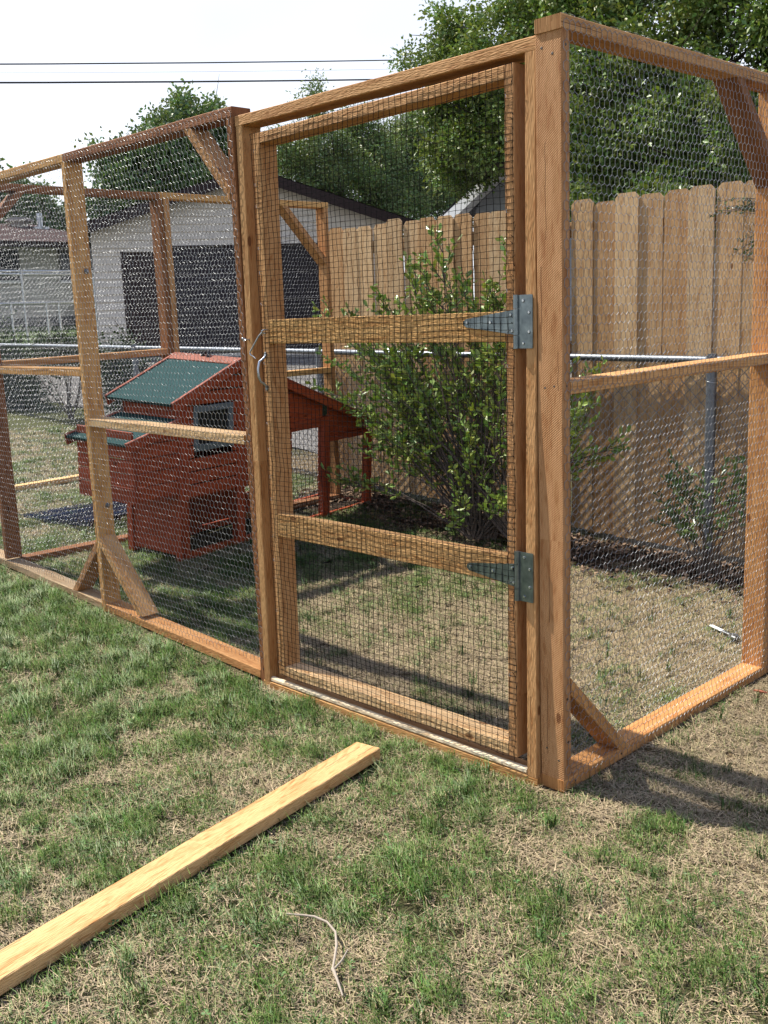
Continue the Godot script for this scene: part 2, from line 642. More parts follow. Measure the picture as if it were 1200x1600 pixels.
func ground() -> void:
	var xs := []
	var zs := []
	var v := -320.0
	while v < 320.0:
		xs.append(v)
		if v < -60.0 or v >= 60.0: v += 65.0
		elif v < -40.0 or v >= 20.0: v += 10.0
		elif v < -8.0 or v >= 3.0: v += 1.0
		else: v += 0.05
		v = snappedf(v, 0.01)
	v = -320.0
	while v < 320.0:
		zs.append(v)
		if v < -60.0 or v >= 60.0: v += 65.0
		elif v < -20.0 or v >= 20.0: v += 10.0
		elif v < -4.0 or v >= 3.0: v += 1.0
		else: v += 0.05
		v = snappedf(v, 0.01)
	var acc := Acc.new()
	var dry := Color(0.235, 0.170, 0.100)
	var wet := Color(0.085, 0.085, 0.038)
	for z in zs:
		for x in xs:
			var near: float = 1.0 if (x > -9.0 and x < 4.0 and z > -5.0 and z < 4.0) else 0.0
			var y: float = rise(x) + bumps(x, z) * near - 0.004
			var g := green_at(x, z)
			var col := dry.lerp(wet, smoothstep(0.25, 0.75, g))
			if near == 0.0:
				col = Color(0.12, 0.13, 0.05)
				if x < -16.0:
					col = Color(0.10, 0.16, 0.045)
			acc.vert(Vector3(x, y, z), Vector3.UP, Vector2(x, z), col)
	var nx := xs.size()
	for j in zs.size() - 1:
		for i in nx - 1:
			var a := j * nx + i
			acc.tri(a, a + 1, a + nx)
			acc.tri(a + 1, a + nx + 1, a + nx)
	var m := mottled("turf_soil", Color.WHITE, noise_tex(21, 0.035, Color(0.52, 0.5, 0.46), Color(1, 1, 1), 1024, 0.45, 6), 0.8, 0.95, noise_normal(22, 0.06, 9.0, 512))
	var o := put("lawn_ground", acc, m)
	structure(o)
	tag(o, "patchy dry lawn ground under the pen and yard", "ground")

	# gravel alley beyond the fence
	var gx := -15.75
	var ga := Acc.new()
	var gxs := []
	while gx <= -4.6:
		gxs.append(gx)
		gx += 0.35
	var gz := -24.0
	var gzs := []
	while gz <= -3.4:
		gzs.append(gz)
		gz += 0.35
	for z in gzs:
		for x in gxs:
			ga.vert(Vector3(x + 0.12 * bump_noise.get_noise_2d(x * 3.0, z * 3.0), rise(x) + 0.012 + 0.01 * bump_noise.get_noise_2d(x, z), z + (0.25 * bump_noise.get_noise_2d(x * 2.0, z) if z > -3.9 else 0.0)), Vector3.UP, Vector2(x, z))
	for j in gzs.size() - 1:
		for i in gxs.size() - 1:
			var a: int = j * gxs.size() + i
			ga.tri(a, a + 1, a + gxs.size())
			ga.tri(a + 1, a + gxs.size() + 1, a + gxs.size())
	var gm := mottled("gravel", lin(0.50, 0.465, 0.425), noise_tex(31, 0.12, Color(0.25, 0.25, 0.26), Color(1, 1, 1), 512, 0.4, 4), 0.9, 0.95, noise_normal(32, 0.14, 14.0))
	var go := put("gravel_alley", ga, gm)
	structure(go)
	tag(go, "pale gravel alley between the wire fence and the garage", "gravel alley")

	# dark mulch along the fence
	var ma := Acc.new()
	var mxs := 76
	for j in 15:
		for i in mxs:
			var x := -4.2 + i * 0.06
			var z := -2.9 + j * 0.055 * (0.85 + 0.5 * (patch_noise.get_noise_2d(x * 1.2, 7.0) + 0.2 * sin(x * 9.0)) + 0.25 * smoothstep(-1.6, -2.6, x))
			ma.vert(Vector3(x, rise(x) + bumps(x, z) + 0.006 + 0.012 * absf(fine_noise.get_noise_2d(x * 2.0, z * 2.0)) - 0.011 * float(j) / 14.0, z), Vector3.UP, Vector2(x, z))
	for j in 14:
		for i in mxs - 1:
			var a := j * mxs + i
			ma.tri(a, a + 1, a + mxs)
			ma.tri(a + 1, a + mxs + 1, a + mxs)
	var mm := mottled("mulch", lin(0.105, 0.066, 0.042), noise_tex(41, 0.07, Color(0.3, 0.3, 0.3), Color(1, 1, 1), 512, 0.5, 5), 0.45, 0.95, noise_normal(42, 0.1, 14.0))
	var mo := put("mulch_bed", ma, mm)
	stuff(mo)
	tag(mo, "dark leaf mulch along the foot of the board fence", "mulch")
	# its chips and dead leaves
	var chip := Acc.new()
	chip.quad(Vector3(-0.5, 0, -0.2), Vector3(0.1, 0.16, -0.32), Vector3(0.55, 0, 0.02), Vector3(0.0, 0.1, 0.28), Vector3.UP, Vector2.ZERO, Vector2.ZERO, Vector2.ZERO, Vector2.ZERO)
	chip.quad(Vector3(-0.5, -0.1, -0.2), Vector3(0.1, 0.02, -0.32), Vector3(0.55, -0.1, 0.02), Vector3(0.0, -0.05, 0.28), Vector3.DOWN, Vector2.ZERO, Vector2.ZERO, Vector2.ZERO, Vector2.ZERO)
	var where := []
	var cols := []
	for k in 4200:
		var x := rng.randf_range(-4.2, 0.2)
		var z := -2.9 + absf(rng.randfn(0.0, 0.36)) * (1.0 + 0.25 * smoothstep(-1.6, -2.6, x))
		var s := rng.randf_range(0.018, 0.05)
		where.append(Transform3D(Basis.from_euler(Vector3(rng.randfn(0, 0.45), rng.randf() * TAU, rng.randfn(0, 0.45))) * Basis.from_scale(Vector3(s, s * 0.7, s * rng.randf_range(0.4, 1.0))), Vector3(x, rise(x) + bumps(x, z) + 0.012 + rng.randf() * 0.012, z)))
		var c := Color(0.10, 0.062, 0.04).lerp(Color(0.30, 0.20, 0.13), pow(rng.randf(), 2.2))
		cols.append(c)
	var co := multi("mulch_chips", chip.commit(), leaf_mat("chip", Color.WHITE, 0.0, 0.9), where, cols)
	stuff(co)
	tag(co, "brown wood chips and dead leaves scattered below the fence", "mulch")

# ---------------------------------------------------------------- the run
func chicken_run() -> void:
	var t := thing("chicken_run", "tall sawn timber chicken run clad in hexagonal wire with a netted door", "chicken run")
	var H := 2.246
	var UPV := Vector3.UP
	var wire_m := galvanised("wire", lin(0.34, 0.35, 0.36), 0.42)
	# corner post, bottom plates, top beams of the right side
	board("corner_post", t, wood("tan", 3), Vector3(-0.0445, 0.038, -0.019), Vector3(-0.0445, H - 0.038, -0.019), Vector3.RIGHT)
	board("bottom_plate", t, wood("orange", 1), Vector3(-0.0445, 0.019, 0.0015), Vector3(-0.0445, 0.019, -1.372), Vector3.RIGHT)
	board("bottom_plate", t, wood("tan", 2), Vector3(-0.0445, 0.019, -1.374), Vector3(-0.0445, 0.019, -2.72), Vector3.RIGHT)
	board("top_beam", t, wood("tan", 1), Vector3(-0.042, H - 0.019, 0.004), Vector3(-0.042, H - 0.019, -1.372), Vector3.RIGHT)
	board("top_beam", t, wood("tan", 0), Vector3(-0.0445, H - 0.019, -1.374), Vector3(-0.0445, H - 0.019, -2.72), Vector3.RIGHT)
	board("post", t, wood("orange", 0), Vector3(-0.0445, 0.038, -1.353), Vector3(-0.0445, H - 0.038, -1.353), Vector3.RIGHT)
	board("post", t, wood("tan", 2), Vector3(-0.0445, 0.038, -1.3935), Vector3(-0.0445, H - 0.038, -1.3935), Vector3.RIGHT)
	board("post", t, wood("tan", 1), Vector3(-0.0445, 0.038, -2.70), Vector3(-0.0445, H - 0.038, -2.70), Vector3.RIGHT)
	board("mid_rail", t, wood("fir", 0), Vector3(-0.0445, 1.243, -0.0385), Vector3(-0.0445, 1.256, -1.3335), Vector3.RIGHT)
	board("mid_rail", t, wood("tan", 0), Vector3(-0.0445, 1.25, -1.413), Vector3(-0.0445, 1.25, -2.68), Vector3.RIGHT)
	# braces of the right side
	var cut_v := Vector3(0, 0, 1)
	var cut_h := Vector3(0, 1, 0)
	board("brace", t, wood("orange", 2), Vector3(-0.0445, 0.335, -0.038), Vector3(-0.0445, 0.038, -0.335), Vector3.RIGHT, 0.089, 0.038, cut_v, cut_h)
	board("brace", t, wood("red", 2), Vector3(-0.0445, H - 0.038, -1.02), Vector3(-0.0445, 1.90, -1.334), Vector3.RIGHT, 0.089, 0.038, cut_h, cut_v)
	# left bays: ground climbs, so the plates climb too
	var xa := -1.479
	var xb := -2.776
	var xc := -3.87
	var ya := 0.012
	var yb := 0.075
	var yc := 0.137
	board("bottom_plate", t, wood("orange", 0), Vector3(xa - 0.039, ya + 0.021, -0.0445), Vector3(xb + 0.0195, yb + 0.017, -0.0445), Vector3.BACK)
	board("bottom_plate", t, wood("grey", 1), Vector3(xb - 0.0195, yb + 0.019, -0.0445), Vector3(xc - 0.3, yc + 0.033, -0.0445), Vector3.BACK)
	board("post", t, wood("red", 1), Vector3(xa - 0.019, ya - 0.01, -0.0445), Vector3(xa - 0.019, H - 0.038, -0.0445), Vector3.BACK)
	board("post", t, wood("fir", 2), Vector3(xb, yb - 0.02, -0.0445), Vector3(xb, H - 0.038, -0.0445), Vector3.BACK)
	board("post", t, wood("red", 2), Vector3(xc + 0.019, yc + 0.045, -0.0445), Vector3(xc + 0.019, H - 0.038, -0.0445), Vector3.BACK)
	board("top_beam", t, wood("red", 0), Vector3(xa, H - 0.019, -0.0445), Vector3(xb + 0.004, H - 0.019, -0.0445), Vector3.BACK)
	board("top_beam", t, wood("fir", 1), Vector3(xb + 0.002, H - 0.019, -0.0445), Vector3(xc - 0.35, H - 0.019, -0.0445), Vector3.BACK)
	board("mid_rail", t, wood("pale", 1), Vector3(xa - 0.052, 1.003, -0.0445), Vector3(xb + 0.0195, 1.013, -0.0445), Vector3.BACK)
	board("mid_rail", t, wood("fir", 1), Vector3(xb - 0.0195, 1.250, -0.0445), Vector3(xc + 0.0385, 1.250, -0.0445), Vector3.BACK)
	var cut_x := Vector3(1, 0, 0)
	board("brace", t, wood("fir", 1), Vector3(xb + 0.0195, 0.425, -0.0445), Vector3(-2.435, yb + 0.036, -0.0445), Vector3.BACK, 0.089, 0.038, cut_x, cut_h)
	board("brace", t, wood("tan", 2), Vector3(xb - 0.0195, 0.40, -0.0445), Vector3(-3.06, yb + 0.054, -0.0445), Vector3.BACK, 0.089, 0.038, cut_x, cut_h)
	board("brace", t, wood("tan", 0), Vector3(-1.775, H - 0.038, -0.0445), Vector3(xa - 0.0385, 1.93, -0.0445), Vector3.BACK, 0.089, 0.038, cut_h, cut_x)
	# left wall, seen from inside
	var xw := -3.87
	board("bottom_plate", t, wood("red", 0), Vector3(xw + 0.02, yc + 0.021, -0.090), Vector3(xw + 0.02, yc + 0.021, -2.56), Vector3.RIGHT)
	board("top_beam", t, wood("red", 2), Vector3(xw, H - 0.019, -0.0905), Vector3(xw, H - 0.019, -1.185), Vector3.RIGHT)
	board("top_beam", t, wood("fir", 0), Vector3(xw, H - 0.016, -1.187), Vector3(xw, H - 0.016, -2.56), Vector3.RIGHT)
	board("post", t, wood("red", 1), Vector3(xw, yc + 0.04, -1.187), Vector3(xw, H - 0.038, -1.187), Vector3.RIGHT)
	board("post", t, wood("tan", 1), Vector3(xw + 0.01, yc + 0.04, -1.2265), Vector3(xw + 0.01, H - 0.036, -1.2265), Vector3.RIGHT)
	board("post", t, wood("tan", 0), Vector3(xw, yc + 0.04, -2.538), Vector3(xw, H - 0.036, -2.538), Vector3.RIGHT)
	board("mid_rail", t, wood("tan", 1), Vector3(xw, 1.272, -0.0905), Vector3(xw, 1.288, -1.166), Vector3.RIGHT)
	board("mid_rail", t, wood("fir", 2), Vector3(xw, 1.082, -1.247), Vector3(xw, 1.086, -2.518), Vector3.RIGHT)
	board("brace", t, wood("tan", 2), Vector3(xw, H - 0.036, -2.17), Vector3(xw, 1.85, -2.518), Vector3.RIGHT, 0.089, 0.038, cut_h, cut_v)
	board("brace", t, wood("red", 1), Vector3(xw, H - 0.038, -0.30), Vector3(xw, 2.0, -0.0905), Vector3.RIGHT, 0.089, 0.038, cut_h, cut_v)
	# poultry wire, stapled on the outer faces
	for w in [[Vector3(0.001, 0.01, -0.005), Vector3(0, 0, -1), Vector3.UP, 1.37, 2.228], [Vector3(0.001, 0.01, -1.378), Vector3(0, 0, -1), Vector3.UP, 1.33, 2.228],
			[Vector3(-2.78, 0.085, 0.001), Vector3.RIGHT, Vector3.UP, 1.298, 2.155], [Vector3(-3.96, 0.16, 0.001), Vector3.RIGHT, Vector3.UP, 1.17, 2.08],
			[Vector3(xw - 0.046, 0.15, -0.05), Vector3(0, 0, -1), Vector3.UP, 2.5, 2.09]]:
		var a := Acc.new()
		var uu: Vector3 = w[1]
		hex_wire(a, w[0], uu, w[2], w[3], w[4])
		put("poultry_wire", a, wire_m, t)
	# bolts through the second post
	var bolt := galvanised("bolt", lin(0.45, 0.5, 0.56), 0.35)
	for y in [1.72, 0.60]:
		var a := Acc.new()
		a.disc(Vector3(xb + 0.019, y, -0.06), Vector3.RIGHT, 0.013, 0.004, 10)
		a.disc(Vector3(xb + 0.023, y, -0.06), Vector3.RIGHT, 0.008, 0.008, 6)
		put("bolt", a, bolt, t)
	var sc := galvanised("deck_screw", lin(0.16, 0.14, 0.12), 0.5)
	for q in [Vector3(-0.02, 0.10, 0.0), Vector3(-0.065, 0.13, 0.0), Vector3(-0.03, 1.25, 0.0), Vector3(-0.062, 1.245, 0.0), Vector3(-0.03, 2.15, 0.0), Vector3(-0.066, 2.17, 0.0), Vector3(xb + 0.004, 1.25, 0.0), Vector3(xb - 0.004, 1.01, 0.0), Vector3(xb, 0.30, 0.0), Vector3(xa - 0.02, 1.0, 0.0), Vector3(xa - 0.018, 0.06, 0.0), Vector3(-2.52, 0.10, 0.0), Vector3(xa - 0.02, 2.02, 0.0)]:
		var a := Acc.new()
		a.disc(q - Vector3(0, 0, 0.001), Vector3.BACK, 0.0045, 0.0016, 8)
		put("screw", a, sc, t)
	for q in [Vector3(0, 1.25, -0.02), Vector3(0, 0.30, -0.018), Vector3(0, 0.16, -0.022), Vector3(0, 2.17, -0.02), Vector3(0, 0.02, -0.06), Vector3(0, 0.02, -0.32), Vector3(0, 2.228, -0.98), Vector3(0, 1.25, -1.353), Vector3(0, 0.08, -1.353)]:
		var a := Acc.new()
		a.disc(q - Vector3(0.001, 0, 0), Vector3.RIGHT, 0.0045, 0.0016, 8)
		put("screw", a, sc, t)
	# staples and wire ends that curl off the top beam
	var s := Acc.new()
	for k in 30:
		var z := -rng.randf_range(0.02, 1.36)
		var p0 := Vector3(0.001, 2.238, z)
		s.tube([p0, p0 + Vector3(-0.004, 0.012, rng.randfn(0, 0.004)), p0 + Vector3(-0.018, 0.014 + rng.randf() * 0.006, rng.randfn(0, 0.009))], [0.0006], 4)
	for k in 26:
		var x := rng.randf_range(-3.8, -1.5)
		var p0 := Vector3(x, 2.238, 0.001)
		s.tube([p0, p0 + Vector3(rng.randfn(0, 0.004), 0.011, -0.004), p0 + Vector3(rng.randfn(0, 0.009), 0.012 + rng.randf() * 0.005, -0.018)], [0.0006], 4)
	put("wire_end", s, wire_m, t)

	# door frame, standing a little proud and leaning back
	var f := part_node("door_frame", t)
	f.position = Vector3(-0.092, -0.013, 0.019)
	f.rotation.x = -0.012
	var W := 1.377
	var FH := 2.223
	board("jamb", f, wood("tan", 1), Vector3(-0.019, 0.038, -0.0445), Vector3(-0.019, FH - 0.038, -0.0445), Vector3.BACK)
	board("jamb", f, wood("tan", 0), Vector3(-W + 0.019, 0.038, -0.0445), Vector3(-W + 0.019, FH - 0.038, -0.0445), Vector3.BACK)
	board("header", f, wood("tan", 0), Vector3(-W - 0.002, FH - 0.019, -0.0445), Vector3(0.002, FH - 0.019, -0.0445), Vector3.BACK)
	board("sill", f, wood("fir", 2), Vector3(-W - 0.004, 0.019, -0.0445), Vector3(0.003, 0.019, -0.0445), Vector3.BACK)
	var st := Acc.new()
	board_acc(st, Vector3(-W + 0.041, 0.0485, -0.0125), Vector3(-0.041, 0.0485, -0.0115), Vector3.BACK, 0.021, 0.0205, Vector3.ZERO, Vector3.ZERO, 0.006, 0.0012)
	put("stop_strip", st, wood("strip", 1), f)

	# the door: a box frame of boards on edge, two flat rails, black netting in front
	var d := part_node("door", t)
	d.position = f.position
	d.rotation = f.rotation
	var L := -1.276
	var R := -0.076
	var B := 0.086
	var T := 2.146
	var DZ := 0.082
	board("stile", d, wood("tan", 2), Vector3(L + 0.018, B, -DZ * 0.5), Vector3(L + 0.018, T, -DZ * 0.5), Vector3.BACK, DZ, 0.036)
	board("stile", d, wood("tan", 1), Vector3(R - 0.018, B, -DZ * 0.5), Vector3(R - 0.018, T + 0.021, -DZ * 0.5), Vector3.BACK, DZ, 0.036)
	board("top_rail", d, wood("tan", 1), Vector3(L + 0.0365, T - 0.019, -DZ * 0.5), Vector3(R - 0.0365, T + 0.001, -DZ * 0.5), Vector3.BACK, DZ, 0.038)
	board("bottom_rail", d, wood("pale", 0), Vector3(L + 0.0365, B + 0.019, -DZ * 0.5), Vector3(R - 0.0365, B + 0.019, -DZ * 0.5), Vector3.BACK, DZ, 0.038)
	board("middle_rail", d, wood("fir", 0), Vector3(L + 0.0365, 1.436, -0.019), Vector3(R - 0.0365, 1.436, -0.019), Vector3.UP)
	board("middle_rail", d, wood("fir", 2), Vector3(L + 0.0365, 0.699, -0.019), Vector3(R - 0.0365, 0.696, -0.019), Vector3.UP)
	var net := Acc.new()
	var cx := 0.0245
	var cy := 0.0187
	var nx := int((R - L + 0.004) / cx)
	var ny := int((T - B) / cy)
	var wob := FastNoiseLite.new()
	wob.seed = 77
	wob.frequency = 2.2
	var grid := []
	for j in ny + 1:
		var row := []
		for i in nx + 1:
			var x := L - 0.002 + i * cx
			var y := B + 0.002 + j * cy * (1.0 + 0.0098 * float(i) / nx)
			var slack := 0.006 * wob.get_noise_2d(x * 1.3, y * 1.3) + 0.0035 * wob.get_noise_2d(x * 6.0, y * 4.0)
			var z := 0.0035 + maxf(0.0, 0.009 * wob.get_noise_2d(x * 2.0 + 50.0, y * 1.2) + 0.002)
			row.append(Vector3(x + slack + rng.randfn(0, 0.0006), y + 0.006 * wob.get_noise_2d(x * 1.4 + 20.0, y * 1.4) + 0.002 * wob.get_noise_2d(x * 7.0, y * 7.0 + 11.0), z))
		grid.append(row)
	for j in ny + 1:
		for i in nx + 1:
			if i < nx:
				net.wire(grid[j][i], grid[j][i + 1], 0.00078)
			if j < ny:
				net.wire(grid[j][i], grid[j + 1][i], 0.00108)
			net.bead(grid[j][i], Vector3(0.0021, 0.0021, 0.0016))
	for j in ny:                       # cut ends folded round the hinge stile
		if rng.randf() < 0.8:
			var p0: Vector3 = grid[j][nx]
			net.wire(p0, p0 + Vector3(rng.randf_range(-0.012, 0.010), rng.randfn(0, 0.009), 0.003), 0.0009)
	var nm := plain("netting", lin(0.005, 0.005, 0.0055), 0.85)
	nm.metallic_specular = 0.15
	put("netting", net, nm, d)
	var sp := Acc.new()
	for k in 19:
		for x in [L + 0.018, R - 0.018]:
			var y := B + 0.05 + k * 0.108 + rng.randfn(0, 0.012)
			var tilt := rng.randfn(0, 0.4)
			var e := Vector3(sin(tilt), cos(tilt), 0) * 0.005
			sp.wire(Vector3(x, y, 0.0145) - e, Vector3(x, y, 0.0145) + e, 0.0007, 4)
			sp.wire(Vector3(x, y, 0.0145) - e, Vector3(x, y, -0.001) - e, 0.0007, 4)
			sp.wire(Vector3(x, y, 0.0145) + e, Vector3(x, y, -0.001) + e, 0.0007, 4)
	stuff(put("staples", sp, galvanised("tie", lin(0.7, 0.7, 0.7), 0.3), d))
	# strap hinges
	var zinc := galvanised("zinc", lin(0.27, 0.31, 0.32), 0.30)
	for hy in [1.449, 0.683]:
		var hg := part_node("hinge", d)
		var kx := -0.0675
		var a := Acc.new()
		slice_acc(a, [Vector2(kx, hy - 0.077), Vector2(-0.011, hy - 0.077), Vector2(-0.009, hy - 0.075), Vector2(-0.009, hy + 0.075), Vector2(-0.011, hy + 0.077), Vector2(kx, hy + 0.077)], 0.0015, 0.0042, false)
		put("leaf", a, zinc, hg)
		a = Acc.new()
		slice_acc(a, [Vector2(kx, hy - 0.038), Vector2(-0.262, hy - 0.013), Vector2(-0.272, hy - 0.007), Vector2(-0.275, hy), Vector2(-0.272, hy + 0.007), Vector2(-0.262, hy + 0.012), Vector2(kx, hy + 0.037)], 0.0010, 0.0038, false)
		put("strap", a, zinc, hg)
		for kn in [[-0.0775, -0.040], [-0.0385, 0.0365], [0.038, 0.0775]]:
			a = Acc.new()
			a.tube([Vector3(kx, hy + kn[0], 0.006), Vector3(kx, hy + kn[1], 0.006)], [0.0085], 12)
			put("knuckle", a, zinc, hg)
		for q in [Vector2(-0.042, 0.060), Vector2(-0.021, 0.026), Vector2(-0.021, -0.030), Vector2(-0.042, -0.062), Vector2(-0.088, 0.021), Vector2(-0.083, -0.026), Vector2(-0.166, 0.0), Vector2(-0.258, 0.0)]:
			a = Acc.new()
			a.disc(Vector3(q.x, hy + q.y, 0.004), Vector3.BACK, 0.0052, 0.0028, 8)
			put("screw", a, galvanised("screw", lin(0.75, 0.76, 0.76), 0.25), hg)
	# pull handle
	var hm := galvanised("handle", lin(0.55, 0.58, 0.62), 0.28)
	var ha := Acc.new()
	ha.tube([Vector3(-1.262, 1.349, 0.003), Vector3(-1.264, 1.338, 0.010), Vector3(-1.266, 1.326, 0.030), Vector3(-1.266, 1.30, 0.037), Vector3(-1.266, 1.27, 0.036), Vector3(-1.265, 1.252, 0.028), Vector3(-1.263, 1.240, 0.010), Vector3(-1.262, 1.229, 0.003)], [0.004, 0.0045, 0.0048, 0.005, 0.005, 0.0045, 0.0042, 0.004], 8)
	ha.disc(Vector3(-1.262, 1.352, 0.001), Vector3.BACK, 0.010, 0.003, 10)
	ha.disc(Vector3(-1.262, 1.226, 0.001), Vector3.BACK, 0.010, 0.003, 10)
	put("pull_handle", ha, hm, d)
	# hook hanging from its eye on the door, and the eye on the jamb
	var hk := Acc.new()
	hk.tube([Vector3(-1.244, 1.443, -0.004), Vector3(-1.246, 1.444, 0.016), Vector3(-1.252, 1.440, 0.022), Vector3(-1.254, 1.433, 0.018), Vector3(-1.250, 1.430, 0.010)], [0.0028], 6)
	hk.tube([Vector3(-1.250, 1.437, 0.020), Vector3(-1.270, 1.420, 0.024), Vector3(-1.318, 1.368, 0.027), Vector3(-1.325, 1.360, 0.027), Vector3(-1.323, 1.352, 0.026), Vector3(-1.305, 1.345, 0.026), Vector3(-1.292, 1.337, 0.026)], [0.0032, 0.0032, 0.0032, 0.0032, 0.003, 0.0022, 0.0018], 7)
	put("hook", hk, hm, d)
	var ey := Acc.new()
	ey.tube([Vector3(-1.358, 1.408, -0.004), Vector3(-1.360, 1.409, 0.013), Vector3(-1.366, 1.413, 0.020), Vector3(-1.374, 1.414, 0.024), Vector3(-1.379, 1.410, 0.021), Vector3(-1.374, 1.406, 0.016), Vector3(-1.364, 1.406, 0.014)], [0.0026], 6)
	put("screw_eye", ey, hm, f)

# ---------------------------------------------------------------- the coop
func coop() -> void:
	var t := thing("chicken_coop", "red wooden chicken coop with green roof panels and a side nest box inside the run", "chicken coop", Vector3(-3.23, 0.10, -0.76))
	t.basis = Basis(Vector3(-0.185, 0, -0.983).normalized(), Vector3.UP, Vector3(0.983, 0, -0.185).normalized()) * Basis(Vector3.RIGHT, 0.07)
	var c := wood("coop", 0)
	var cl := wood("coop", 1)
	var cd := wood("coop", 2)
	var D := -0.45
	# legs
	for q in [[0.0, 0.075, 0.92], [0.48, 0.55, 1.06], [1.335, 1.405, 0.71], [1.84, 1.90, 0.55]]:
		slab("leg", t, cl if q[0] < 0.1 else c, Vector3(q[0], 0.0, -0.045), Vector3(q[1], minf(q[2], 0.37 if q[0] < 0.6 else q[2]), 0.0))
		slab("leg", t, c, Vector3(q[0], 0.0, D), Vector3(q[1], minf(q[2], 0.37 if q[0] < 0.6 else q[2]), D + 0.045))
	# front boards of the sleeping box, cut by the gable
	var roof_y := func(x: float) -> float:
		return 0.935 + 0.38 * x if x < 0.5 else 1.125 - 0.365 * (x - 0.5)
	var y := 0.372
	while y < 1.1:
		var y1 := minf(y + 0.076, 1.12)
		var spans := [[0.0, 1.0]]
		if y1 > 0.632 and y < 0.892:
			spans = [[0.0, 0.122], [0.452, 1.0]]
		for s in spans:
			var pts := []
			var lo: float = s[0]
			var hi: float = s[1]
			# clip the course under the roof line
			var lo0 := maxf(lo, (y - 0.935) / 0.38)
			var hi0 := minf(hi, 0.5 + (1.125 - y) / 0.365)
			var lo1 := maxf(lo, (y1 - 0.006 - 0.935) / 0.38)
			var hi1 := minf(hi, 0.5 + (1.125 - y1 + 0.006) / 0.365)
			if hi0 - lo0 < 0.03:
				continue
			pts = [Vector2(lo0, y), Vector2(hi0, y)]
			if hi1 > lo1 + 0.01:
				pts.append(Vector2(hi1, y1 - 0.008))
				pts.append(Vector2(lo1, y1 - 0.008))
			else:
				pts.append(Vector2(0.5, y1 - 0.005))
			slice("front_board", t, c if rng.randf() < 0.6 else cl, pts, -0.018, -0.002 + rng.randf() * 0.002)
		y += 0.076
	slab("backing", t, cd, Vector3(0.02, 0.37, -0.03), Vector3(0.12, 0.9, -0.02))
	# corner trim and middle trim
	slab("trim", t, cl, Vector3(-0.002, 0.362, -0.012), Vector3(0.07, 0.925, 0.008))
	slab("trim", t, cl, Vector3(0.485, 0.362, -0.012), Vector3(0.555, 0.93, 0.008))
	# left side, back and floor
	var yy := 0.372
	while yy < 0.9:
		slab("side_board", t, cd, Vector3(0.0, yy, D + 0.02), Vector3(0.015, yy + 0.07, -0.02))
		yy += 0.076
	slab("back_panel", t, cd, Vector3(0.0, 0.36, D), Vector3(1.0, 0.93, D + 0.015))
	slab("floor_panel", t, cd, Vector3(0.0, 0.355, D), Vector3(1.0, 0.371, -0.019))
	slab("end_panel", t, cd, Vector3(0.985, 0.372, D + 0.016), Vector3(1.0, 0.93, -0.019))
	# window: grey frame, dark mesh behind
	var wn := part_node("window", t)
	var gm := plain("window_grey", lin(0.11, 0.13, 0.14), 0.6)
	slab("frame", wn, gm, Vector3(0.122, 0.632, -0.02), Vector3(0.452, 0.667, 0.004))
	slab("frame", wn, gm, Vector3(0.122, 0.857, -0.02), Vector3(0.452, 0.892, 0.004))
	slab("frame", wn, gm, Vector3(0.122, 0.667, -0.02), Vector3(0.157, 0.857, 0.004))
	slab("frame", wn, gm, Vector3(0.417, 0.667, -0.02), Vector3(0.452, 0.857, 0.004))
	slab("pane", wn, plain("window_dark", lin(0.012, 0.012, 0.017), 0.3), Vector3(0.15, 0.66, -0.018), Vector3(0.42, 0.86, -0.012))
	# nest box on the left end
	y = 0.412
	for k in 5:
		var y1 := y + 0.078
		var pts := [Vector2(-0.335, y), Vector2(-0.003, y), Vector2(-0.003, y1 - 0.006), Vector2(-0.335, y1 - 0.006)]
		if k == 4:
			pts = [Vector2(-0.335, y), Vector2(-0.003, y), Vector2(-0.003, 0.80), Vector2(-0.2, 0.755), Vector2(-0.335, y + 0.006)]
		slice("nest_board", t, cl if k % 2 else c, pts, -0.018, -0.002)
		slab("nest_side_board", t, cd, Vector3(-0.340, y, D), Vector3(-0.326, y1 - 0.005, -0.003))
		y = y1
	slab("nest_floor", t, cd, Vector3(-0.34, 0.40, D), Vector3(-0.003, 0.412, -0.004))
	slab("nest_trim", t, cd, Vector3(-0.338, 0.405, -0.004), Vector3(-0.312, 0.735, 0.006))
	# lower run: side panel, rails, dark tray
	slab("run_side_panel", t, cd, Vector3(0.012, 0.03, D + 0.046), Vector3(0.022, 0.355, -0.046))
	slab("run_rail", t, cl, Vector3(0.076, 0.0, -0.03), Vector3(1.334, 0.045, -0.004))
	slab("run_rail", t, c, Vector3(1.406, 0.0, -0.03), Vector3(1.839, 0.04, -0.004))
	slab("run_rail", t, c, Vector3(0.0, 0.0, D + 0.004), Vector3(1.84, 0.04, D + 0.03))
	slab("run_rail", t, c, Vector3(1.85, 0.0, D + 0.05), Vector3(1.885, 0.04, -0.046))
	slab("run_back_panel", t, cd, Vector3(0.076, 0.046, D + 0.031), Vector3(0.90, 0.354, D + 0.04))
	slab("run_back_panel", t, cd, Vector3(0.903, 0.041, D + 0.031), Vector3(1.334, 0.19, D + 0.04))
	# beams under the low roof and the dark infill above them
	slab("run_beam", t, c, Vector3(1.002, 0.645, -0.04), Vector3(1.336, 0.705, -0.002))
	slab("run_beam", t, c, Vector3(1.406, 0.535, -0.036), Vector3(1.84, 0.575, -0.002))
	slice("run_infill", t, cd, [Vector2(1.002, 0.706), Vector2(1.335, 0.706), Vector2(1.335, 0.79), Vector2(1.002, 0.92)], -0.03, -0.015)
	slice("run_infill", t, cd, [Vector2(1.406, 0.576), Vector2(1.84, 0.576), Vector2(1.84, 0.62), Vector2(1.406, 0.775)], -0.03, -0.015)
	# wire on the lower openings
	var wa := Acc.new()
